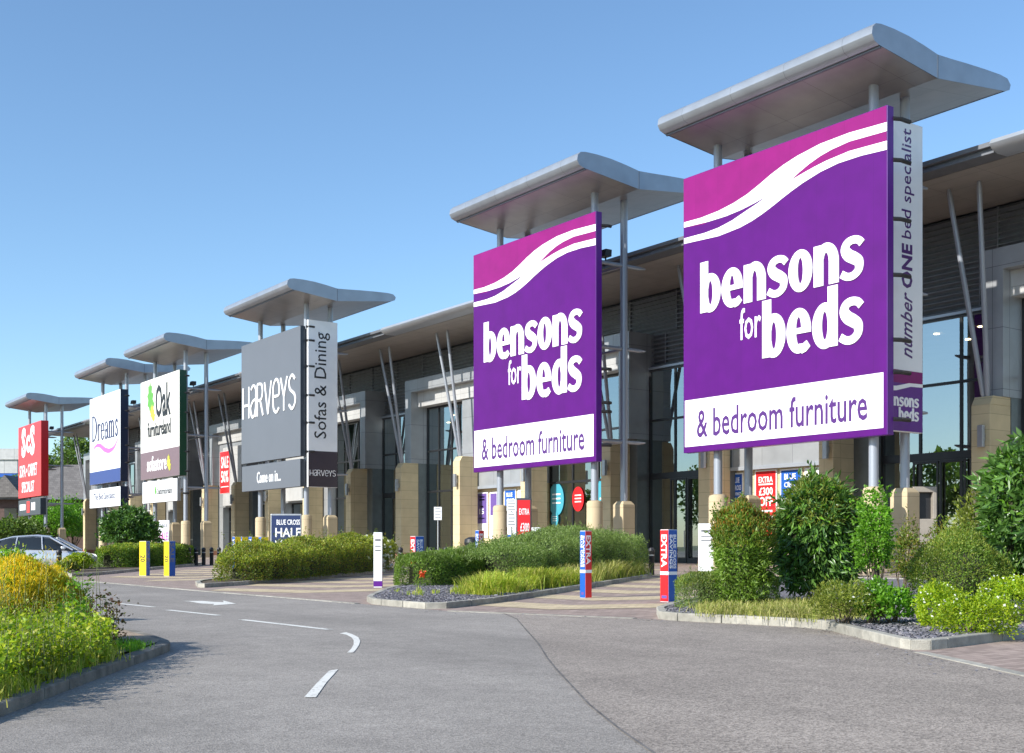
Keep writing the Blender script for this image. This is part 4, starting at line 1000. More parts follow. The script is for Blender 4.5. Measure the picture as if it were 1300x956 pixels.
# ================================================================== POSTERS ON THE WALLS
def poster(px0, px1, py0, X, h, face, label, lines, cat='poster', group=None, col='letter', name='poster', inset_=.07):
    a, b = PT(px0, py0, X), PT(px1, py0, X); y1, y0 = a[1], b[1]; z1 = a[2]; z0 = z1 - h
    e = empty(name, (X, (y0 + y1) / 2, z0), 0, label, cat, group); o = (X, (y0 + y1) / 2, z0)
    MB().box(X - .04, X, y0, y1, z0, z1).build('backing', M['white'], e, off=o)
    MB().box(X - .046, X - .038, y0 + inset_, y1 - inset_, z0 + inset_, z1 - inset_).build('print', M[face], e, off=o)
    w = y1 - y0
    for s, f0, f1, g0, g1, c in lines:
        og = (-.046, y1 - o[1], z1 - o[2])
        if s is None: MB().plane(og, *FRONT, [(w * f0, -h * g1), (w * f1, -h * g1), (w * f1, -h * g0), (w * f0, -h * g0)], .003).build('printed_block', M[c], e)
        else: text('lettering', s, M[c], e, og, FRONT, w * f0, w * f1, -h * g1, -h * g0, depth=.006, bold=.02)
    return e
BLUEL = [('BLUE', .2, .72, .07, .155, 'letter'), ('CROSS', .2, .85, .19, .27, 'letter'), ('SAVINGS', .2, .85, .30, .35, 'letter'), (None, .14, .9, .42, .93, 'white'), ('HALF', .22, .82, .47, .57, 'navytext'), ('PRICE', .22, .82, .60, .70, 'navytext')]
REDL = [('EXTRA', .18, .82, .10, .19, 'letter'), (None, .18, .82, .205, .225, 'letter'), ('£300', .2, .82, .26, .38, 'letter'), ('OFF', .2, .82, .40, .54, 'letter'), (None, .2, .8, .6, .63, 'letter'), (None, .3, .85, .68, .73, 'letter')]
poster(928.5, 944, 601, 42.93, 3.2, 'blue', 'blue sale poster half hidden behind the sign posts, left of the red one', BLUEL, group=None)
poster(959, 987, 597.5, 42.93, 3.25, 'red', 'red sale poster reading EXTRA £300 OFF on the cream wall', REDL)
poster(991, 1019, 596, 42.93, 3.25, 'blue', 'blue sale poster reading BLUE CROSS between the red and white posters', BLUEL)
poster(1022, 1052, 594, 42.93, 3.2, 'white', 'plain white poster at the right end of the cream wall', [(None, .15, .8, .2, .24, 'ltext')])
poster(604, 620, 625.5, 42.93, 3.0, 'white', 'white poster with a lilac print and number on the cream wall', [(None, .08, .92, .03, .68, 'lilac'), (None, .3, .75, .09, .12, 'letter'), (None, .3, .75, .15, .18, 'letter'), (None, .38, .66, .30, .33, 'letter'), ('15', .34, .7, .36, .48, 'letter'), (None, .25, .75, .56, .58, 'letter')])
poster(622.5, 632, 625, 42.93, 3.0, 'white', 'narrow poster with a lilac top beside the sign post', [(None, .08, .92, .03, .5, 'lilac')])
poster(641, 655.5, 621.5, 42.93, 3.1, 'blue', 'blue and white sale poster behind the parking notice', BLUEL)
poster(658, 668, 621.5, 42.93, 3.0, 'white', 'white poster at the right end of the cream wall by the glass', [(None, .2, .8, .2, .25, 'ltext')])
poster(279.8, 292, 574, 42.34, 4.0, 'red', 'red sale banner hanging on the pale cladding panel', [('SALE', .14, .88, .12, .40, 'letter'), ('50%', .14, .88, .46, .74, 'letter'), (None, .1, .9, .83, .85, 'letter')], 'banner', name='banner', inset_=.02)
def sticker(px, py, r, m, label, X=43.22, ry=1.35):
    x, y, z = PT(px, py, X); n = 28
    mb = MB().plane((0, 0, 0), *FRONT, [(r * math.cos(6.283 * i / n), r * ry * math.sin(6.283 * i / n)) for i in range(n)], .008)
    e = mb.build('window_sticker', M[m], None, loc=(x - .01, y, z)); tag(e, label, 'window sticker')
    for j in range(3):
        w = MB().plane((0, 0, 0), *FRONT, [(-r * .55, (.35 - j * .35) * r), (r * .55, (.35 - j * .35) * r), (r * .55, (.47 - j * .35) * r), (-r * .55, (.47 - j * .35) * r)], .011).build('printed_line', M['letter'], e)
    return e
sticker(706.5, 634, .74, 'teal', 'large round teal sticker on the shop window')
sticker(704.4, 659, .36, 'teal', 'small round teal sticker below the large one on the window', X=43.19)
sticker(734, 633.5, .54, 'red', 'round red sticker on the shop window behind the plinth')
sticker(768, 640, .8, 'teal', 'tall teal sticker on the window between the two plinths', ry=2.2)

# ================================================================== PAVEMENT THINGS
def promo(px, d, left, right, ltxt, rtxt, label, cols=('letter', 'letter'), h=1.38, w=.30, rz=0, band=True, pos=None):
    x, y, _ = AT(px, d) if pos is None else (pos[0], pos[1], 0); z = gz(x)
    e = empty('promotional_post', (x, y, z), rz, label, 'promotional post', 'printed promotional posts on the paved drives')
    w2 = w / 2
    MB().box(-w2, w2, -w2, w2, .0, h).build('core', M['white'], e)
    MB().box(-w2 - .005, -w2 - .0005, -w2, w2, .01, h - .01).build('left_face', M[left], e)
    MB().box(-w2 + .006, w2, -w2 - .005, -w2 - .0005, .01, h - .01).build('right_face', M[right], e)
    if ltxt:
        for i, (s, a, b) in enumerate(ltxt): text('lettering', s, M[cols[0]], e, (-w2 - .005, w2, 0), FRONT, w * (.14 + .40 * i), w * (.14 + .40 * i) + w * (.34 if len(ltxt) > 1 else .7), a * h, b * h, rot=-1, depth=.003, bold=.02)
    if rtxt:
        for i, (s, a, b) in enumerate(rtxt): text('lettering', s, M[cols[1]], e, (-w2, -w2 - .005, 0), SIDE, w * (.56 - .40 * i if len(rtxt) > 1 else .16), w * (.56 - .40 * i if len(rtxt) > 1 else .16) + w * (.32 if len(rtxt) > 1 else .66), a * h, b * h, rot=-1, depth=.003, bold=.02)
    if band:
        MB().box(-w2 - .008, w2, -w2 - .008, w2, h * .375, h * .42).build('band', M['white'], e)
        MB().box(-w2 - .0085, -w2 - .004, -w2 + .04, w2 - .04, h * .05, h * .09).build('badge', M['lilac'], e)
    return e
BS = [('SAVINGS', .46, .93), ('BLUE CROSS', .46, .93)]
promo(0, 0, 'blue', 'red', BS[::-1], [('EXTRA', .50, .93)], 'red and blue printed post alone in the near paved drive, casting a shadow', pos=(15.2, 18.75), w=.165)
promo(0, 0, 'red', 'blue', [('EXTRA', .48, .93)], BS[::-1], 'red and blue printed post at the end of the low clipped hedge', pos=(15.45, 16.55), w=.22)
promo(529.5, 33, 'red', 'blue', [('EXTRA', .48, .93)], BS[::-1], 'red and blue printed post behind the small clipped hedge', w=.27, h=1.33)
promo(609, 40, 'blue', 'red', BS[::-1], [('EXTRA', .50, .93)], 'red and blue printed post beside the black bin', w=.21, h=1.55)
YL = [('20', .40, .60)]
promo(0, 0, 'yellow', 'blue', YL, [('SALE', .4, .95)], 'yellow and blue printed post on the left of a pair', ('dtext', 'ltext'), 1.25, .26, R(43), False, pos=(13.75, 42.2))
promo(0, 0, 'yellow', 'blue', YL, [('SALE', .4, .95)], 'yellow and blue printed post on the right of a pair, more blue showing', ('dtext', 'ltext'), 1.25, .27, R(21), False, pos=(14.25, 41.0))
for i, (px, d, w, lab) in enumerate(((300.5, 55, .3, 'leftmost'), (309.5, 56, .3, 'second from left'), (322, 57, .36, 'third from left'), (334.5, 58, .36, 'rightmost'))):
    promo(px, d, 'blue', 'yellow', [('SALE', .5, .93)], None, 'blue and yellow printed post behind the long hedge, %s of four' % lab, h=1.46, w=w, band=False)
# plain white totem posts
def totem(px, d, w, h, label, purple=True, rz=0):
    x, y, _ = AT(px, d); z = gz(x); e = empty('totem_sign', (x, y, z), rz, label, 'totem sign')
    MB().box(-w / 2, w / 2, -.05, .05, 0, h).build('panel', M['white'], e, bevel=.01)
    if purple: MB().box(-w / 2 - .003, w / 2 + .003, -.054, .054, .03, .17).build('purple_foot', M['darkpurple'], e)
    else: MB().box(-w / 2 - .04, w / 2 + .04, -.2, .2, 0, .06).build('foot', M['steel'], e)
    for j, (f0, hh) in enumerate(((.84, .06), (.74, .03), (.66, .035))): MB().box(-w * .33, w * .33, -.053, -.04, h * f0, h * f0 + hh).build('printed_line', M['ltext'], e)
    return e
totem(480, 30.2, .22, 1.42, 'slim white totem with a purple foot standing beside the long hedge', rz=-TH)
totem(896, 40, .50, 1.75, 'white notice board beside the red-tipped shrub', False, rz=-TH)
# bollards
bo = empty('bollard', (0, 0, 0), 0, 'black bollard', 'bollard', 'black bollards closing the paved drives')
MB().lathe([(.10, -.1), (.10, .78), (.115, .80), (.115, .86), (.10, .88), (.085, .92), (.0, .95)][:-1] + [(.03, .945)], 16).build('post', M['black'], bo, smooth=True)
MB().lathe([(.103, .66), (.103, .70)], 16).build('band', M['steel'], bo)
BOL = [(827, 40, 'black bollard at the back end of the near clipped hedge'), (857, 44.5, 'black bollard beside the red and blue post by the shop entrance'),
       (491, 48, 'black bollard at the flowering end of the long hedge'), (508.5, 52, 'black bollard in front of the cream pillar, right of the flowering hedge'),
       (546.5, 52, 'black bollard left of the parking notice pole'), (566, 52, 'black bollard right of the parking notice pole'), (588, 50, 'black bollard in front of the cream pillar by the black bin'),
       (240, 61, 'black bollard touching the end of the low hedge, first of five from the left'), (249, 61.5, 'second of five black bollards from the left'), (258.6, 62, 'middle one of five black bollards in a row'),
       (268.6, 62.5, 'fourth of five black bollards from the left'), (278, 63, 'last of five black bollards, nearest the reddish hedge end'), (75, 47, 'lone black bollard in front of the silver car')]
for i, (px, d, lab) in enumerate(BOL):
    o = bo if i == 0 else copy_tree(bo); x, y, _ = AT(px, d); o.location = (x, y, gz(x)); o['label'] = lab
# parking notices on poles
def notice(px, d, h, label, plates, rz):
    x, y, _ = AT(px, d); e = empty('parking_notice', (x, y, gz(x)), rz, label, 'sign')
    MB().tube([(0, 0, 0), (0, 0, h)], .03, 10).build('pole', M['steel'], e, smooth=True)
    for z0, z1, w in plates:
        p = MB().box(-w / 2, w / 2, -.05, -.03, z0, z1).build('plate', M['white'], e, bevel=.004)
        n = 4
        for j in range(n): MB().box(-w * .36, w * (.36 if j % 2 else .28), -.053, -.049, z1 - (z1 - z0) * (j + .75) / (n + .4), z1 - (z1 - z0) * (j + .5) / (n + .4)).build('printed_line', M['ltext'], p)
    return e
notice(556, 50, 2.65, 'small white parking notice on a pole before the dark shop window', [(2.1, 2.66, .33)], -TH)
notice(649.5, 37, 2.5, 'pair of white parking notices on a pole by the red board', [(2.12, 2.5, .31), (1.62, 2.08, .29)], -TH)
# free-standing boards
def board_sign(name, px, d, w, z0, z1, face, label, lines, rz=-TH, cat='pavement board', lean=.12, frame='char'):
    x, y, _ = AT(px, d); e = empty(name, (x, y, gz(x)), rz, label, cat); H_ = z1
    L = lambda z: lean * (z / H_)
    def slab(xa, xb, za, zb, y0, y1):
        return MB().add([(xa, y0 + L(za), za), (xb, y0 + L(za), za), (xb, y1 + L(za), za), (xa, y1 + L(za), za), (xa, y0 + L(zb), zb), (xb, y0 + L(zb), zb), (xb, y1 + L(zb), zb), (xa, y1 + L(zb), zb)],
                        [(0, 3, 2, 1), (4, 5, 6, 7), (0, 1, 5, 4), (1, 2, 6, 5), (2, 3, 7, 6), (3, 0, 4, 7)])
    slab(-w / 2, w / 2, z0, z1, -.03, .03).build('frame', M[frame], e, bevel=.03)
    slab(-w / 2 + .05, w / 2 - .05, z0 + .06, z1 - .07, -.036, -.028).build('print', M[face], e)
    for sx in (-1, 1): MB().tube([(sx * w * .42, .0, 0), (sx * w * .42, L(z0), z0 + .02)], .025, 8).tube([(sx * w * .42, -.3, .03), (sx * w * .42, .35, .03)], .025, 8).build('leg', M['steel'], e)
    hh = z1 - z0
    for s, f0, f1, g0, g1, c in lines:
        zb = z1 - hh * g1; u = (1, 0, 0); v = Vector((0, lean / H_, 1)).normalized(); n = v.cross(Vector((1, 0, 0))) * -1
        text('lettering', s, M[c], e, (-w / 2, -.036 + L(zb), zb), ((1, 0, 0), tuple(v), (0, -1, lean / H_)), w * f0, w * f1, 0, hh * (g1 - g0), depth=.006, bold=.015)
    return e
board_sign('pavement_board', 665, 39, .52, .55, 2.62, 'red', 'tall red board reading EXTRA £300 OFF before the sign post', [('EXTRA', .2, .85, .17, .27, 'letter'), ('£300', .28, .85, .40, .54, 'letter'), ('OFF', .3, .9, .56, .70, 'letter')])
board_sign('pavement_board', 363, 52, 1.38, .5, 2.45, 'dnavy', 'wide blue board reading HALF PRICE behind the long hedge', [('BLUE CROSS', .2, .95, .13, .25, 'letter'), ('HALF', .16, .97, .32, .53, 'letter'), ('PRICE', .16, .97, .60, .80, 'letter')], frame='steel', lean=.05)
board_sign('pavement_board', 1031, 36, 1.0, .5, 3.02, 'char', 'dark framed board partly hidden behind the large-leaved shrub', [])
board_sign('pavement_board', 206.5, 80, .75, .5, 2.75, 'white', 'white and pink board behind the low hedge by the round laurel', [('SALE', .15, .85, .1, .2, 'ltext'), ('SALE', .12, .9, .36, .62, 'pink')], frame='white', lean=.35)
board_sign('leaflet_board', 680.5, 41, .34, .9, 1.66, 'white', 'small white board between the red board and the plinth', [], frame='white')
x, y, _ = AT(599, 42); e = empty('litter_bin', (x, y, gz(x)), 0, 'black litter bin beside the red and blue post', 'litter bin')
MB().lathe([(.22, 0), (.25, .1), (.25, 1.05), (.27, 1.08), (.27, 1.14)], 18).build('body', M['black'], e, smooth=True); MB().lathe([(.28, 1.14), (.26, 1.26), (.1, 1.34)], 18).build('lid', M['black'], e, smooth=True)
x, y, _ = AT(1172, 42); e = empty('display_cabinet', (x, y, gz(x)), -TH, 'beige framed cabinet standing in the right hand shop entrance', 'cabinet')
MB().box(-.42, .42, -.2, .2, 0, 1.9).box(-.42, -.28, -.2, .2, 1.9, 2.85, (.08, .03, 0, 0)).box(.28, .42, -.2, .2, 1.9, 2.85).box(-.42, .42, -.2, .2, 2.85, 3.05).build('cabinet_body', M['cab'], e, bevel=.02)
MB().box(-.3, .3, .02, .1, 1.9, 2.85).build('screen', M['black'], e)
for px, d, w, h, lab in ((834, 62, 1.1, 2.3, 'pale wardrobe inside the shop entrance, left'), (848, 63, 1.0, 1.2, 'white chest inside the shop entrance, middle'), (862, 63, 1.2, 2.0, 'white wardrobe inside the shop entrance, right')):
    x, y, _ = AT(px, d); x = max(x, 45.5); e = empty('display_furniture', (x, y, .2), -TH, lab, 'furniture')
    MB().box(-w / 2, w / 2, -.3, .3, .08, h).box(-w / 2 - .03, w / 2 + .03, -.33, .33, h, h + .05).build('carcass', M['white'], e, bevel=.01)
    for sx in (-1, 1): MB().box(min(0, sx * w / 2 * .94) + .01, max(0, sx * w / 2 * .94) - .01, -.325, -.30, .14, h - .06).build('door', M['cladlight'], e, bevel=.006)
# litter under the shrubs
for px, py, c in ((1014, 743, 'purple'), (1022, 741, 'magenta')):
    x, y, z = GR(px, py); e = empty('drinks_bottle', (x, y, gz(x) + .08), 0, 'small %s drinks bottle lying upright under the shrub' % ('purple' if c == 'purple' else 'pink'), 'bottle')
    MB().lathe([(.035, 0), (.036, .11), (.015, .15), (.013, .17)], 12).build('bottle_body', M['white'], e, smooth=True); MB().lathe([(.0375, .03), (.0375, .09)], 12).build('label_band', M[c], e)

# ================================================================== CAR
x, y, _ = AT(57, 51); CAR = empty('parked_car', (x, y, 0), R(-28), 'silver hatchback parked on the left with its red tail lamp towards the road', 'car')
def car():
    Lc = 4.25
    st = [(-2.1, .62, .55, .90), (-2.02, .78, .42, 1.0), (-1.6, .87, .24, 1.02), (-.6, .90, .20, .98), (.4, .90, .20, .96), (1.1, .89, .21, .93), (1.6, .86, .24, .84), (1.95, .76, .34, .72), (2.13, .55, .42, .60)]
    mb = MB(); n = 0; ring = []
    for X, w, z0, z1 in st:
        zm = z0 + (z1 - z0) * .5
        sec = [(-w * .8, z0), (-w * .97, z0 + .08), (-w, zm), (-w * .96, z1 - .08), (-w * .86, z1), (0, z1 + .03), (w * .86, z1), (w * .96, z1 - .08), (w, zm), (w * .97, z0 + .08), (w * .8, z0)]
        ring.append([(X, a, b) for a, b in sec])
    k = len(ring[0]); vs = [p for r in ring for p in r]
    fs = [(i * k + j, i * k + (j + 1) % k, (i + 1) * k + (j + 1) % k, (i + 1) * k + j) for i in range(len(ring) - 1) for j in range(k)]
    fs += [tuple(range(k))[::-1], tuple((len(ring) - 1) * k + j for j in range(k))]
    mb.add(vs, fs); b = mb.build('body', M['carpaint'], CAR, smooth=True); s = b.modifiers.new('s', 'SUBSURF'); s.levels = s.render_levels = 2
    gs = [(-2.0, .70, 1.0, .60, 1.06), (-1.72, .80, .99, .62, 1.36), (-1.2, .82, .98, .64, 1.50), (-.3, .83, .96, .65, 1.56), (.35, .82, .95, .63, 1.50), (.95, .80, .94, .68, 1.18), (1.38, .74, .90, .66, .93)]
    mb = MB(); ring = []
    for X, w, z0, wt, zt in gs: ring.append([(X, -w, z0), (X, -w * .98, z0 + (zt - z0) * .3), (X, -wt, zt - .05), (X, -wt * .8, zt - .01), (X, wt * .8, zt - .01), (X, wt, zt - .05), (X, w * .98, z0 + (zt - z0) * .3), (X, w, z0)])
    k = 8; vs = [p for r in ring for p in r]; fs = [(i * k + j, i * k + j + 1, (i + 1) * k + j + 1, (i + 1) * k + j) for i in range(len(ring) - 1) for j in range(k - 1)]
    mb.add(vs, fs); mb.build('window_glass', M['carglass'], CAR, smooth=True)
    mb = MB(); ring = [[(X, -wt - .02, zt - .075), (X, -wt * .8, zt + .012), (X, 0, zt + .03), (X, wt * .8, zt + .012), (X, wt + .02, zt - .075)] for X, w, z0, wt, zt in gs[1:5]]
    k = 5; vs = [p for r in ring for p in r]; fs = [(i * k + j, i * k + j + 1, (i + 1) * k + j + 1, (i + 1) * k + j) for i in range(len(ring) - 1) for j in range(k - 1)]
    mb.add(vs, fs); mb.build('roof_panel', M['carpaint'], CAR, smooth=True)
    for sd in (-1, 1):
        for (xa, za, xb, zb, r) in ((-1.72, 1.34, -1.98, .99, .05), (-.95, 1.47, -1.0, .97, .028), (.05, 1.5, .12, .95, .028), (.38, 1.47, 1.36, .92, .035)):
            MB().tube([(xa, sd * .66, za), ((xa + xb) / 2, sd * .775, (za + zb) / 2), (xb, sd * .835, zb)], r, 8).build('roof_pillar', M['carpaint'], CAR)
        MB().box(.92, 1.10, sd * .98 - .10, sd * .98 + .10, .95, 1.08).build('mirror', M['carpaint'], CAR, bevel=.04)
        MB().add([(-2.08, sd * .55, .86), (-1.75, sd * .895, .82), (-1.80, sd * .875, 1.0), (-2.05, sd * .66, 1.02)], [(0, 1, 2, 3) if sd < 0 else (3, 2, 1, 0)]).build('tail_lamp', M['lamp'], CAR)
        MB().add([(2.1, sd * .5, .6), (1.62, sd * .87, .66), (1.60, sd * .86, .80), (2.0, sd * .6, .72)], [(0, 1, 2, 3) if sd < 0 else (3, 2, 1, 0)]).build('headlight', M['white'], CAR)
        for X in (-1.28, 1.32):
            MB().tube([(X, sd * .60, .33), (X, sd * .905, .33)], .385, 24).build('wheel_arch', M['black'], CAR)
            w = MB().tube([(X, sd * .68, .32), (X, sd * .70, .32), (X, sd * .91, .32), (X, sd * .93, .32)], [.29, .32, .32, .29], 28).build('wheel', M['tyre'], CAR, smooth=True)
            rim = MB().tube([(X, sd * .925, .32), (X, sd * .935, .32)], .06, 12)
            for q in range(5):
                a = q * 1.2566; rim.tube([(X, sd * .938, .32), (X + .2 * math.cos(a), sd * .938, .32 + .2 * math.sin(a))], [.035, .028], 6)
            rim.build('rim', M['alloy'], w)
        MB().box(-.35, -.2, sd * .905 - .012, sd * .905 + .012, .80, .83).build('door_handle', M['carpaint'], CAR)
car()

# ================================================================== BEYOND THE ROW
def framed(px, d): x, y, _ = AT(px, d); return (x, y, 0)
e = empty('pub_building', framed(50, 168), -TH, 'low brown building with a big slate roof behind the red sign tower', 'building')
MB().box(-12, 11, 1.2, 13, 0, 8.1).build('wall', M['brown'], e)
for x0 in (-9, -5.5, -2, 2, 5): MB().box(x0, x0 + 1.8, 1.1, 1.2, 2.5, 6.5).build('window', M['carglass'], e)
MB().add([(-14, 0, 7.9), (12, 0, 7.9), (12, 14, 7.9), (-14, 14, 7.9), (1.2, 7, 13.2), (12, 7, 13.2)], [(0, 1, 5, 4), (1, 2, 5), (2, 3, 4, 5), (3, 0, 4), (3, 2, 1, 0)]).build('roof', M['slateroof'], e)
MB().add([(-7.6, -1.2, 8.0), (-1.8, -1.2, 8.0), (-4.5, -1.2, 11.2), (-7.6, 6, 8.0), (-1.8, 6, 8.0), (-4.5, 6, 11.2)], [(0, 1, 2), (5, 4, 3), (1, 4, 5, 2), (0, 2, 5, 3)]).build('gable', M['slateroof'], e)
MB().box(-14, 12, -.12, 0, 7.75, 7.98).build('eaves_board', M['gutter'], e)
e = empty('warehouse', framed(-15, 260), -TH, 'distant white and blue metal warehouse at the left edge', 'building')
MB().box(-30, 6.4, 0, 40, 0, 20).build('blue_wall', M['blue'], e); MB().box(-30.1, 6.5, -.1, 40, 17.2, 20.3).box(-31, 7, -.5, 40, 20.2, 22.6).build('white_wall', M['cladlight'], e)
tree('broadleaf_tree', framed(84, 205), 20.5, 5.4, 'leafy tree rising behind the slate roof', 9000, .55, .36, 'trees around the retail park', 3)
tree('broadleaf_tree', framed(14, 215), 14, 4.5, 'small tree top at the left edge before the warehouse', 5000, .55, .36, 'trees around the retail park', 4)
for i, (px, d, r, h) in enumerate(((50, 158, 2.8, 5.0), (70, 158, 3.0, 6.4), (92, 165, 3.2, 7.0), (3, 120, 3.0, 3.6), (30, 130, 2.6, 3.6))):
    x, y, _ = AT(px, d)
    shrub('tall_shrub', (x, y, h / 2 + .2), (r, r, h / 2), 5000, .28, .2, LM['bright' if i in (1, 2) else 'tree'],
          ['green shrub behind the leg of the red sign tower', 'bright green shrub between the posts of the red sign tower', 'tall bright green shrub beside the last cream pillar', 'dull green shrub at the left edge beyond the car', 'green shrub below the charcoal panel of the red tower'][i], group='shrubs beyond the row of shops', seed=40 + i, amp=.15, s=1.2)
for i, (X, Y, h) in enumerate(((-30, 62, 9), (-36, 84, 12), (-31, 104, 8), (-38, 124, 13), (-34, 146, 10), (-40, 170, 13), (-36, 196, 11), (-42, 222, 14), (-38, 250, 12))):
    tree('broadleaf_tree', (X, Y, 0), h, h * .42, 'leafy tree across the car park, mirrored in the shop windows', 2600, .7, .5, 'trees mirrored in the shop windows', 60 + i)

# ================================================================== PLANTS IN THE BEDS
hz = lambda x: gz(x) + .08
def path(P, h, w): return [(x, y, hz(x), hh, w) for (x, y), hh in zip(P, h)]
hedge('clipped_hedge', path([(15.0, 25.0), (16.6, 25.6)], (.80, .86), .66), 22000, .048, .024, LM['hedge'], 'small boxy clipped hedge at the left tip of the middle bed', seed=2, amp=.05,
      extra=[('pale_tips', LM['greyhedge'], 1800, .05, .018, .4, .8)])
hedge('clipped_hedge', path([(17.2, 25.0), (19.4, 26.3), (21.8, 27.9), (25.0, 29.7)], (.98, 1.15, 1.50, 1.32), 1.25), 100000, .055, .024, LM['greyhedge'], 'large grey-green hedge with a wavy top behind the grass', seed=3, amp=.1, up=.5, s=1.8)
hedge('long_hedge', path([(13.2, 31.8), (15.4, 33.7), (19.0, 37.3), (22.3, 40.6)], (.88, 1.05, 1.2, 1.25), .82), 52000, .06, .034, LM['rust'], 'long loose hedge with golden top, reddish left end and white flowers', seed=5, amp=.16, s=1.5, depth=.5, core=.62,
      extra=[('golden_tips', LM['goldhedge'], 15000, .06, .034, .25, .8)])
rng = np.random.default_rng(9)
P, d_ = hedge_pts(path([(20.5, 38.8), (22.3, 40.6)], (1.2, 1.28), .86), 90, rng, .16, .02, 1.5, 3.0)
fl = empty('white_rose_blooms', (21.5, 39.8, 1.2), 0, 'white blooms scattered over the right end of the long hedge', 'flowers', None, 'stuff')
leafmesh('petal', np.repeat(P, 6, 0), rng.normal(size=(540, 3)), .09, .09, LM['petal'], fl, rng=rng, off=(21.5, 39.8, 1.2))
hedge('low_hedge', path([(16.2, 54.2), (18.2, 56.4), (21.4, 60.2)], (.98, 1.02, 1.05), .8), 26000, .09, .05, LM['hedge'], 'low neat hedge below the round laurel', seed=6, amp=.05,
      extra=[('golden_tips', LM['goldhedge'], 5000, .08, .05, .6, .9)])
x, y, _ = AT(165, 60)
shrub('round_laurel', (x, y, 1.72), (1.38, 1.38, 1.18), 9000, .2, .09, LM['laurel'], 'large round dark laurel standing above the low hedge', seed=7, up=.1, amp=.08, s=2, core=.68)
x, y, _ = AT(98, 47); shrub('weedy_plant', (x, y, .35), (.55, .4, .4), 1500, .12, .06, LM['weed'], 'small weedy clump by the kerb before the silver car', 'plant', seed=8)
x, y, _ = AT(84, 46); shrub('weedy_plant', (x, y, .25), (.35, .3, .25), 800, .12, .06, LM['olive'], 'smaller olive clump by the kerb next to the lone bollard', 'plant', seed=88)
# grasses of the middle bed
r_ = random.Random(8); pts = []
while len(pts) < 150:
    t = r_.random(); q = r_.random() ** 1.2 * 1.7; X = 13.0 + t * 12.0; Y = 18.75 + t * 9.1 + .3 + q * .95
    if inside(bedM, X, Y): pts.append((X, Y, hz(X)))
A_ = [p for p in pts if p[0] < 18.5]; B_ = [p for p in pts if p[0] >= 18.5]
blades('ornamental_grass', A_, .42, .014, LM['grass'], 'arching yellow-green grass tufts between the kerb and the grey-green hedge', 'grass', 'stuff', 3, 1.25, per=130, spread=.11)
blades('ornamental_grass', B_, .50, .013, LM['drygrass'], 'taller straw-tinged grass tufts nearer the shops', 'grass', 'stuff', 5, 1.2, per=130, spread=.13)
blades('ornamental_grass', B_[::2], .38, .013, LM['grass'], 'green blades among the straw-tinged grass', 'grass', 'stuff', 6, 1.2, per=60, spread=.2)
pts = [(11.5 + r_.random() * 3, 18.2 + r_.random() * 4, 0) for _ in range(40)]; pts = [(a, b, hz(a)) for a, b, c in pts if inside(bedM, a, b)]
blades('weed_tuft', pts[:10], .16, .012, LM['grass'], 'tiny green tufts in the slate chips', 'weeds', 'stuff', 4, .6, per=22, spread=.05)
X, Y = 14.6, 24.35; p = np.array([(X, Y - .1, .42)] * 60); leafmesh('poppy', p + rng.normal(size=(60, 3)) * .03, rng.normal(size=(60, 3)), .05, .05, LM['orange'], None)
tag(bpy.data.objects['poppy'], 'orange bloom in the side of the small clipped hedge', 'flower')
# near right bed
hedge('clipped_hedge', path([(13.4, 13.65), (14.05, 13.05)], (.58, .62), .46), 18000, .034, .014, LM['greyhedge'], 'low clipped hedge at the left end of the near bed', seed=12, amp=.05, extra=[('pale_tips', LM['olive'], 2600, .04, .016, .3, .9)])
x, y, _ = AT(943, 18.6)
shrub('red_tipped_shrub', (x, y, .95), (.50, .50, .76), 11000, .062, .026, LM['hedge'], 'upright shrub with amber red tips above green leaves', seed=13, up=.45, core=.55, amp=.14, s=5, flat=-.9,
      extra=[('amber_tips', LM['rust'], 4200, .06, .018, .15, .8), ('red_tips', leafmat('red_tip_leaf', [(.30, .10, .02), (.38, .20, .03), (.26, .24, .04)]), 1300, .06, .016, .45, 1.0)])
x, y, _ = AT(1040, 19.4)
shrub('large_leaved_shrub', (x, y, 1.22), (.70, .70, .94), 6500, .155, .046, LM['laurel'], 'big dark shrub with long drooping leaves beside the red-tipped one', seed=14, up=-.55, core=.68, outw=.6, jit=.45, amp=.10, s=4, flat=-.85, fold=.3,
      extra=[('young_leaves', LM['olive'], 2600, .085, .022, .2, .35), ('bright_leaves', LM['bright'], 420, .14, .04, -.6, -.6)])
x, y, _ = AT(1112, 16.4)
e = shrub('young_tree', (x, y, 1.28), (.26, .26, .60), 3600, .048, .034, LM['bright'], 'slim young tree with bright green leaves on a bare stem', 'young tree', seed=15, up=.2, amp=.3, s=6, flat=-1, nw=16)
MB().tube([(0, 0, -.03), (.02, 0, .4), (0, .02, .9), (.02, 0, 1.5)], [.035, .03, .022, .01], 8).build('trunk', M['bark'], e)
MB().tube([(.05, .04, -.03), (.08, .02, .5), (.12, .03, 1.1)], [.02, .017, .008], 6).build('trunk', M['bark'], e)
x, y, _ = AT(1150, 18.6)
shrub('wispy_shrub', (x, y, 1.0), (.27, .27, .68), 2300, .055, .022, LM['rust'], 'thin amber shrub behind the slim young tree', seed=16, up=.5, amp=.35, s=5, flat=-1, depth=.7)
x, y, _ = AT(1218, 16.6)
shrub('mounded_shrub', (x, y, .68), (.66, .66, .62), 17000, .036, .016, LM['hedge'], 'dense fine-leaved mound in front of the tall laurel', seed=17, up=.35, core=.68, amp=.10, s=4.5, flat=-.9, extra=[('pale_tips', LM['olive'], 6000, .036, .015, -.1, .7)])
x, y, _ = AT(1198, 20.5); shrub('amber_shrub', (x, y, 1.0), (.30, .30, .58), 1800, .06, .03, LM['rust'], 'small amber shrub peeping over the dense mound', seed=18, up=.4, amp=.3, s=5, flat=-1)
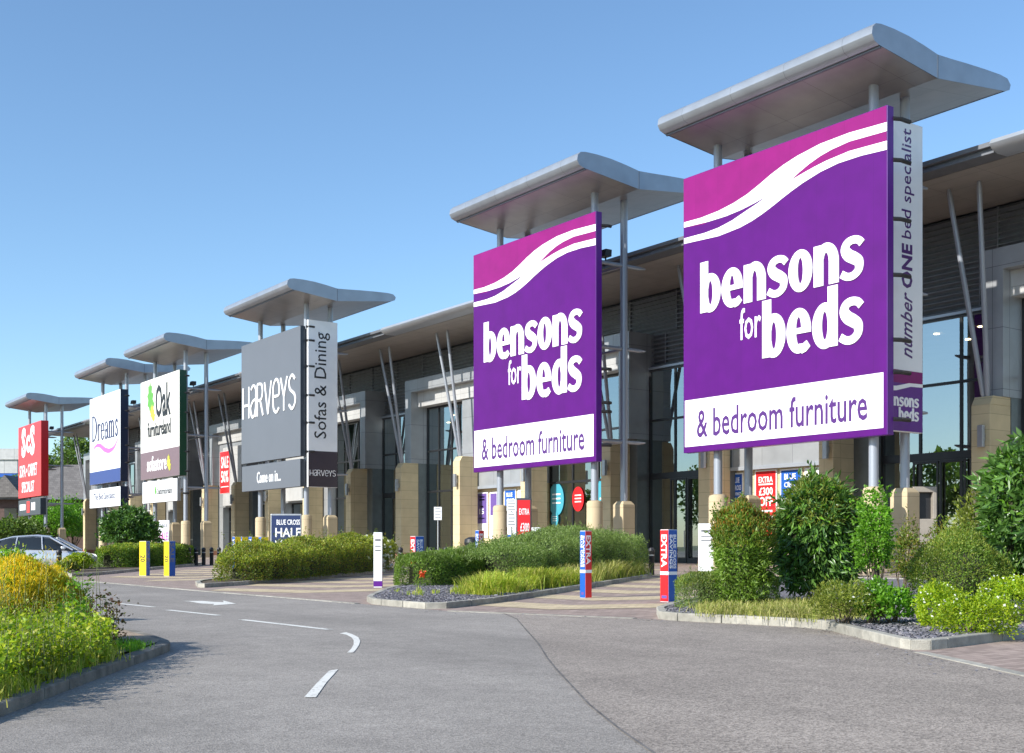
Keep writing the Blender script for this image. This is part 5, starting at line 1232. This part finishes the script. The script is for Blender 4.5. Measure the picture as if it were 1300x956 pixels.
x, y, _ = AT(1242, 19.0); shrub('olive_shrub', (x, y, 1.15), (.45, .4, .72), 3200, .09, .03, LM['olive'], 'olive green shrub left of the tall glossy laurel', seed=19, up=.1, amp=.2, s=4, flat=-1)
x, y, _ = AT(1312, 17.4)
shrub('tall_laurel', (x, y, 1.42), (.78, .78, 1.14), 5600, .19, .062, LM['laurel'], 'tall glossy laurel at the right end of the near bed', seed=20, up=-.25, core=.68, outw=.6, jit=.5, amp=.12, s=3.5, flat=-.9, fold=.3, extra=[('young_leaves', LM['bright'], 700, .11, .04, -.2, .5)])
for i, (px, d, r, h, lab) in enumerate(((1193, 14.5, .33, .50, 'lime green flowering mound, leftmost of three in the slate'), (1238, 13.5, .38, .44, 'lime green flowering mound nearest the kerb corner'), (1283, 15.2, .42, .60, 'lime green flowering mound at the right below the laurel'))):
    x, y, _ = AT(px, d)
    shrub('lime_mound', (x, y, hz(x) + h * .38), (r, r, h * .62), 4200, .034, .022, LM['lime'], lab, 'plant', 'lime green mounds in the slate', 21 + i, .4, amp=.14, s=7, flat=-.7, extra=[('petal', LM['petal'], 60, .03, .03, .0, .5)])
x, y, _ = AT(1073, 14.9); shrub('spreading_plant', (x, y, .30), (.40, .34, .34), 4200, .045, .016, LM['olive'], 'loose olive plant spilling over the kerb', 'plant', seed=26, up=.6, amp=.2, s=6, extra=[('petal', LM['petal'], 14, .04, .04, .2, .5)])
x, y, _ = AT(1108, 14.9); shrub('leafy_plant', (x, y, .32), (.24, .24, .30), 1700, .05, .034, LM['bright'], 'bright leafy plant with white flowers at the foot of the young tree', 'plant', seed=27, amp=.2, s=6, extra=[('petal', LM['petal'], 50, .035, .035, .1, .5)])
x, y, _ = AT(1136, 15.0); shrub('leafy_plant', (x, y, .28), (.22, .2, .26), 1300, .05, .034, LM['bright'], 'bright leafy plant right of the young tree stem', 'plant', seed=28, amp=.2, s=6, extra=[('petal', LM['petal'], 40, .035, .035, .1, .5)])
pts = []
while len(pts) < 330:
    px, d = r_.uniform(900, 1075), r_.uniform(15.6, 19.5); x, y, _ = AT(px, d)
    if inside(bedR, x, y): pts.append((x, y, hz(x)))
blades('dry_grass', pts, .17, .009, LM['drygrass'], 'short dry grass below the shrubs of the near bed', 'grass', 'stuff', 6, 1.3, per=40, spread=.16)

# foreground island on the left
def stalks(name, spots, h, lm, nleaf, L, W, label, cat, seed, kind='stuff', rise=.5, spread=.05, stemr=.004):
    rng = np.random.default_rng(seed); rr = random.Random(seed); P, D = [], []; mb = MB()
    o = (spots[0][0], spots[0][1], spots[0][2]); e = empty(name, o, 0, label, cat, None, kind)
    for x, y, z in spots:
        hh = h * rr.uniform(.55, 1.15); lx, ly = rr.uniform(-.12, .12) * hh, rr.uniform(-.12, .12) * hh
        mb.tube([(x - o[0], y - o[1], z - o[2]), (x + lx * .4 - o[0], y + ly * .4 - o[1], z + hh * .5 - o[2]), (x + lx - o[0], y + ly - o[1], z + hh - o[2])], [stemr, stemr * .8, stemr * .4], 4)
        t = rng.uniform(.12, 1, nleaf); a = rng.uniform(0, 6.283, nleaf)
        P.append(np.stack([x + lx * t, y + ly * t, z + hh * t], 1) + rng.normal(size=(nleaf, 3)) * spread * .3)
        D.append(np.stack([np.cos(a), np.sin(a), np.full(nleaf, rise)], 1))
    P = np.vstack(P); D = np.vstack(D); sc = np.random.default_rng(seed).uniform(.6, 1.2, len(P))
    mb.build('stem', M['stem'], e); leafmesh('leaf', P, D + rng.normal(size=P.shape) * .25, L * sc, W * sc, lm, e, .2, rng, o)
    return e
def isl(px0, px1, d0, d1, n, seed, z=.08):
    r = random.Random(seed); out = []; k = 0
    while len(out) < n and k < 50000:
        k += 1; px, d = r.uniform(px0, px1), r.uniform(d0, d1); x, y, _ = AT(px, d)
        if inside(bedL, x, y): out.append((x, y, z))
    return out
x, y, _ = AT(14, 11.8)
shrub('golden_shrub', (x, y, .45), (.72, .66, .44), 26000, .032, .012, LM['weed'], 'dense foreground shrub with golden yellow top', seed=31, up=.6, amp=.10, s=5, flat=-.9, extra=[('golden_tips', LM['yellow'], 20000, .044, .011, -.05, 1.3), ('amber_tips', LM['goldhedge'], 5000, .04, .012, -.15, 1.0)])
x, y, _ = AT(62, 12.4)
shrub('golden_shrub', (x, y, .38), (.30, .30, .38), 7000, .032, .012, LM['weed'], 'smaller golden topped shrub beside the larger one', seed=32, up=.6, amp=.12, s=6, flat=-.9, extra=[('golden_tips', LM['yellow'], 3600, .040, .010, .25, 1.3)])
x, y, _ = AT(2, 16.5); shrub('leafy_shrub', (x, y, .50), (.42, .42, .50), 4500, .06, .03, LM['bright'], 'dark leafy shrub behind the golden one at the left edge', seed=33, amp=.15, s=5, flat=-.9)
stalks('tall_weeds', isl(76, 112, 10.6, 12.6, 34, 1), .68, LM['bright'], 34, .055, .022, 'tall bright green weeds beside the golden shrub', 'weeds', 34)
stalks('wine_leaved_plant', isl(116, 148, 11.0, 11.9, 11, 2), .50, LM['wine'], 55, .045, .026, 'dark wine-leaved sprigs leaning over the kerb side', 'plant', 35, 'stuff', spread=.2)
stalks('golden_stalks', isl(-30, 84, 10.9, 12.2, 90, 12), .86, LM['yellow'], 40, .05, .010, 'feathery golden stalks rising from the golden shrubs', 'plant', 44, rise=1.4, spread=.08)
stalks('golden_stalks', isl(-30, 84, 10.6, 11.4, 70, 13), .60, LM['goldhedge'], 36, .045, .012, 'shorter amber stalks in front of the golden shrubs', 'plant', 45, rise=1.2, spread=.08)
stalks('seed_stalks', isl(85, 130, 11.5, 13, 9, 3), .82, LM['olive'], 16, .02, .008, 'thin dry stalks rising over the weeds', 'stalks', 36)
stalks('weeds', isl(-40, 138, 7.2, 11.3, 430, 4), .33, LM['weed'], 34, .048, .034, 'mixed low weeds filling the foreground island', 'weeds', 37, spread=.15)
stalks('weeds', isl(-40, 125, 6.0, 11.0, 210, 5), .46, LM['lime'], 30, .034, .024, 'yellow-green stalks among the foreground weeds', 'weeds', 38, spread=.1)
blades('foreground_grass', isl(-60, 135, 5.6, 11.4, 500, 6), .13, .007, LM['grass'], 'rough grass at the edge of the foreground island', 'grass', 'stuff', 7, .8, per=34, spread=.07)
blades('verge_grass', isl(130, 190, 11.3, 12.2, 40, 7), .09, .006, LM['bright'], 'short green grass by the tip of the kerb', 'grass', 'stuff', 8, .9, per=34, spread=.05)

# ================================================================== LIGHT, SKY, CAMERA
sd = Vector((1.0, .02)).normalized(); EL = 30
Lt = bpy.data.lights.new('sun', 'SUN'); Lt.energy = 4.9; Lt.angle = R(.53); Lt.color = (1.0, .955, .88)
so = bpy.data.objects.new('sun', Lt); COL.objects.link(so)
tosun = Vector((-sd.x * math.cos(R(EL)), -sd.y * math.cos(R(EL)), math.sin(R(EL))))
so.rotation_euler = tosun.to_track_quat('Z', 'Y').to_euler(); so.location = (-20, -20, 30)
W = bpy.data.worlds.new('World'); SC.world = W; W.use_nodes = True
nt = W.node_tree; bg = nt.nodes['Background']; sk = nt.nodes.new('ShaderNodeTexSky'); sk.sky_type = 'NISHITA'; sk.sun_disc = False
sk.sun_elevation = R(EL); sk.sun_rotation = math.atan2(tosun.x, tosun.y); sk.air_density = 1.0; sk.dust_density = .5; sk.ozone_density = 3.0; sk.altitude = 0
vm_ = nt.nodes.new('ShaderNodeVectorMath'); vm_.operation = 'MULTIPLY'; vm_.inputs[1].default_value = (.90, 1.01, 1.05); nt.links.new(sk.outputs[0], vm_.inputs[0]); nt.links.new(vm_.outputs[0], bg.inputs[0]); bg.inputs[1].default_value = .15
cam = bpy.data.cameras.new('camera'); co = bpy.data.objects.new('camera', cam); COL.objects.link(co); SC.camera = co
co.location = (0, 0, HC); co.rotation_euler = (R(90), 0, -TH)
cam.sensor_width = 36; cam.lens = FP / 1300 * 36; cam.shift_y = (693 - 478) / 1300; cam.clip_end = 3000; cam.clip_start = .1
SC.view_settings.view_transform = 'Standard'; SC.view_settings.look = 'None'; SC.view_settings.exposure = 0.42; SC.view_settings.gamma = 1
SC.render.film_transparent = False
SC.cycles.max_bounces = 7; SC.cycles.transparent_max_bounces = 10; SC.cycles.use_denoising = True
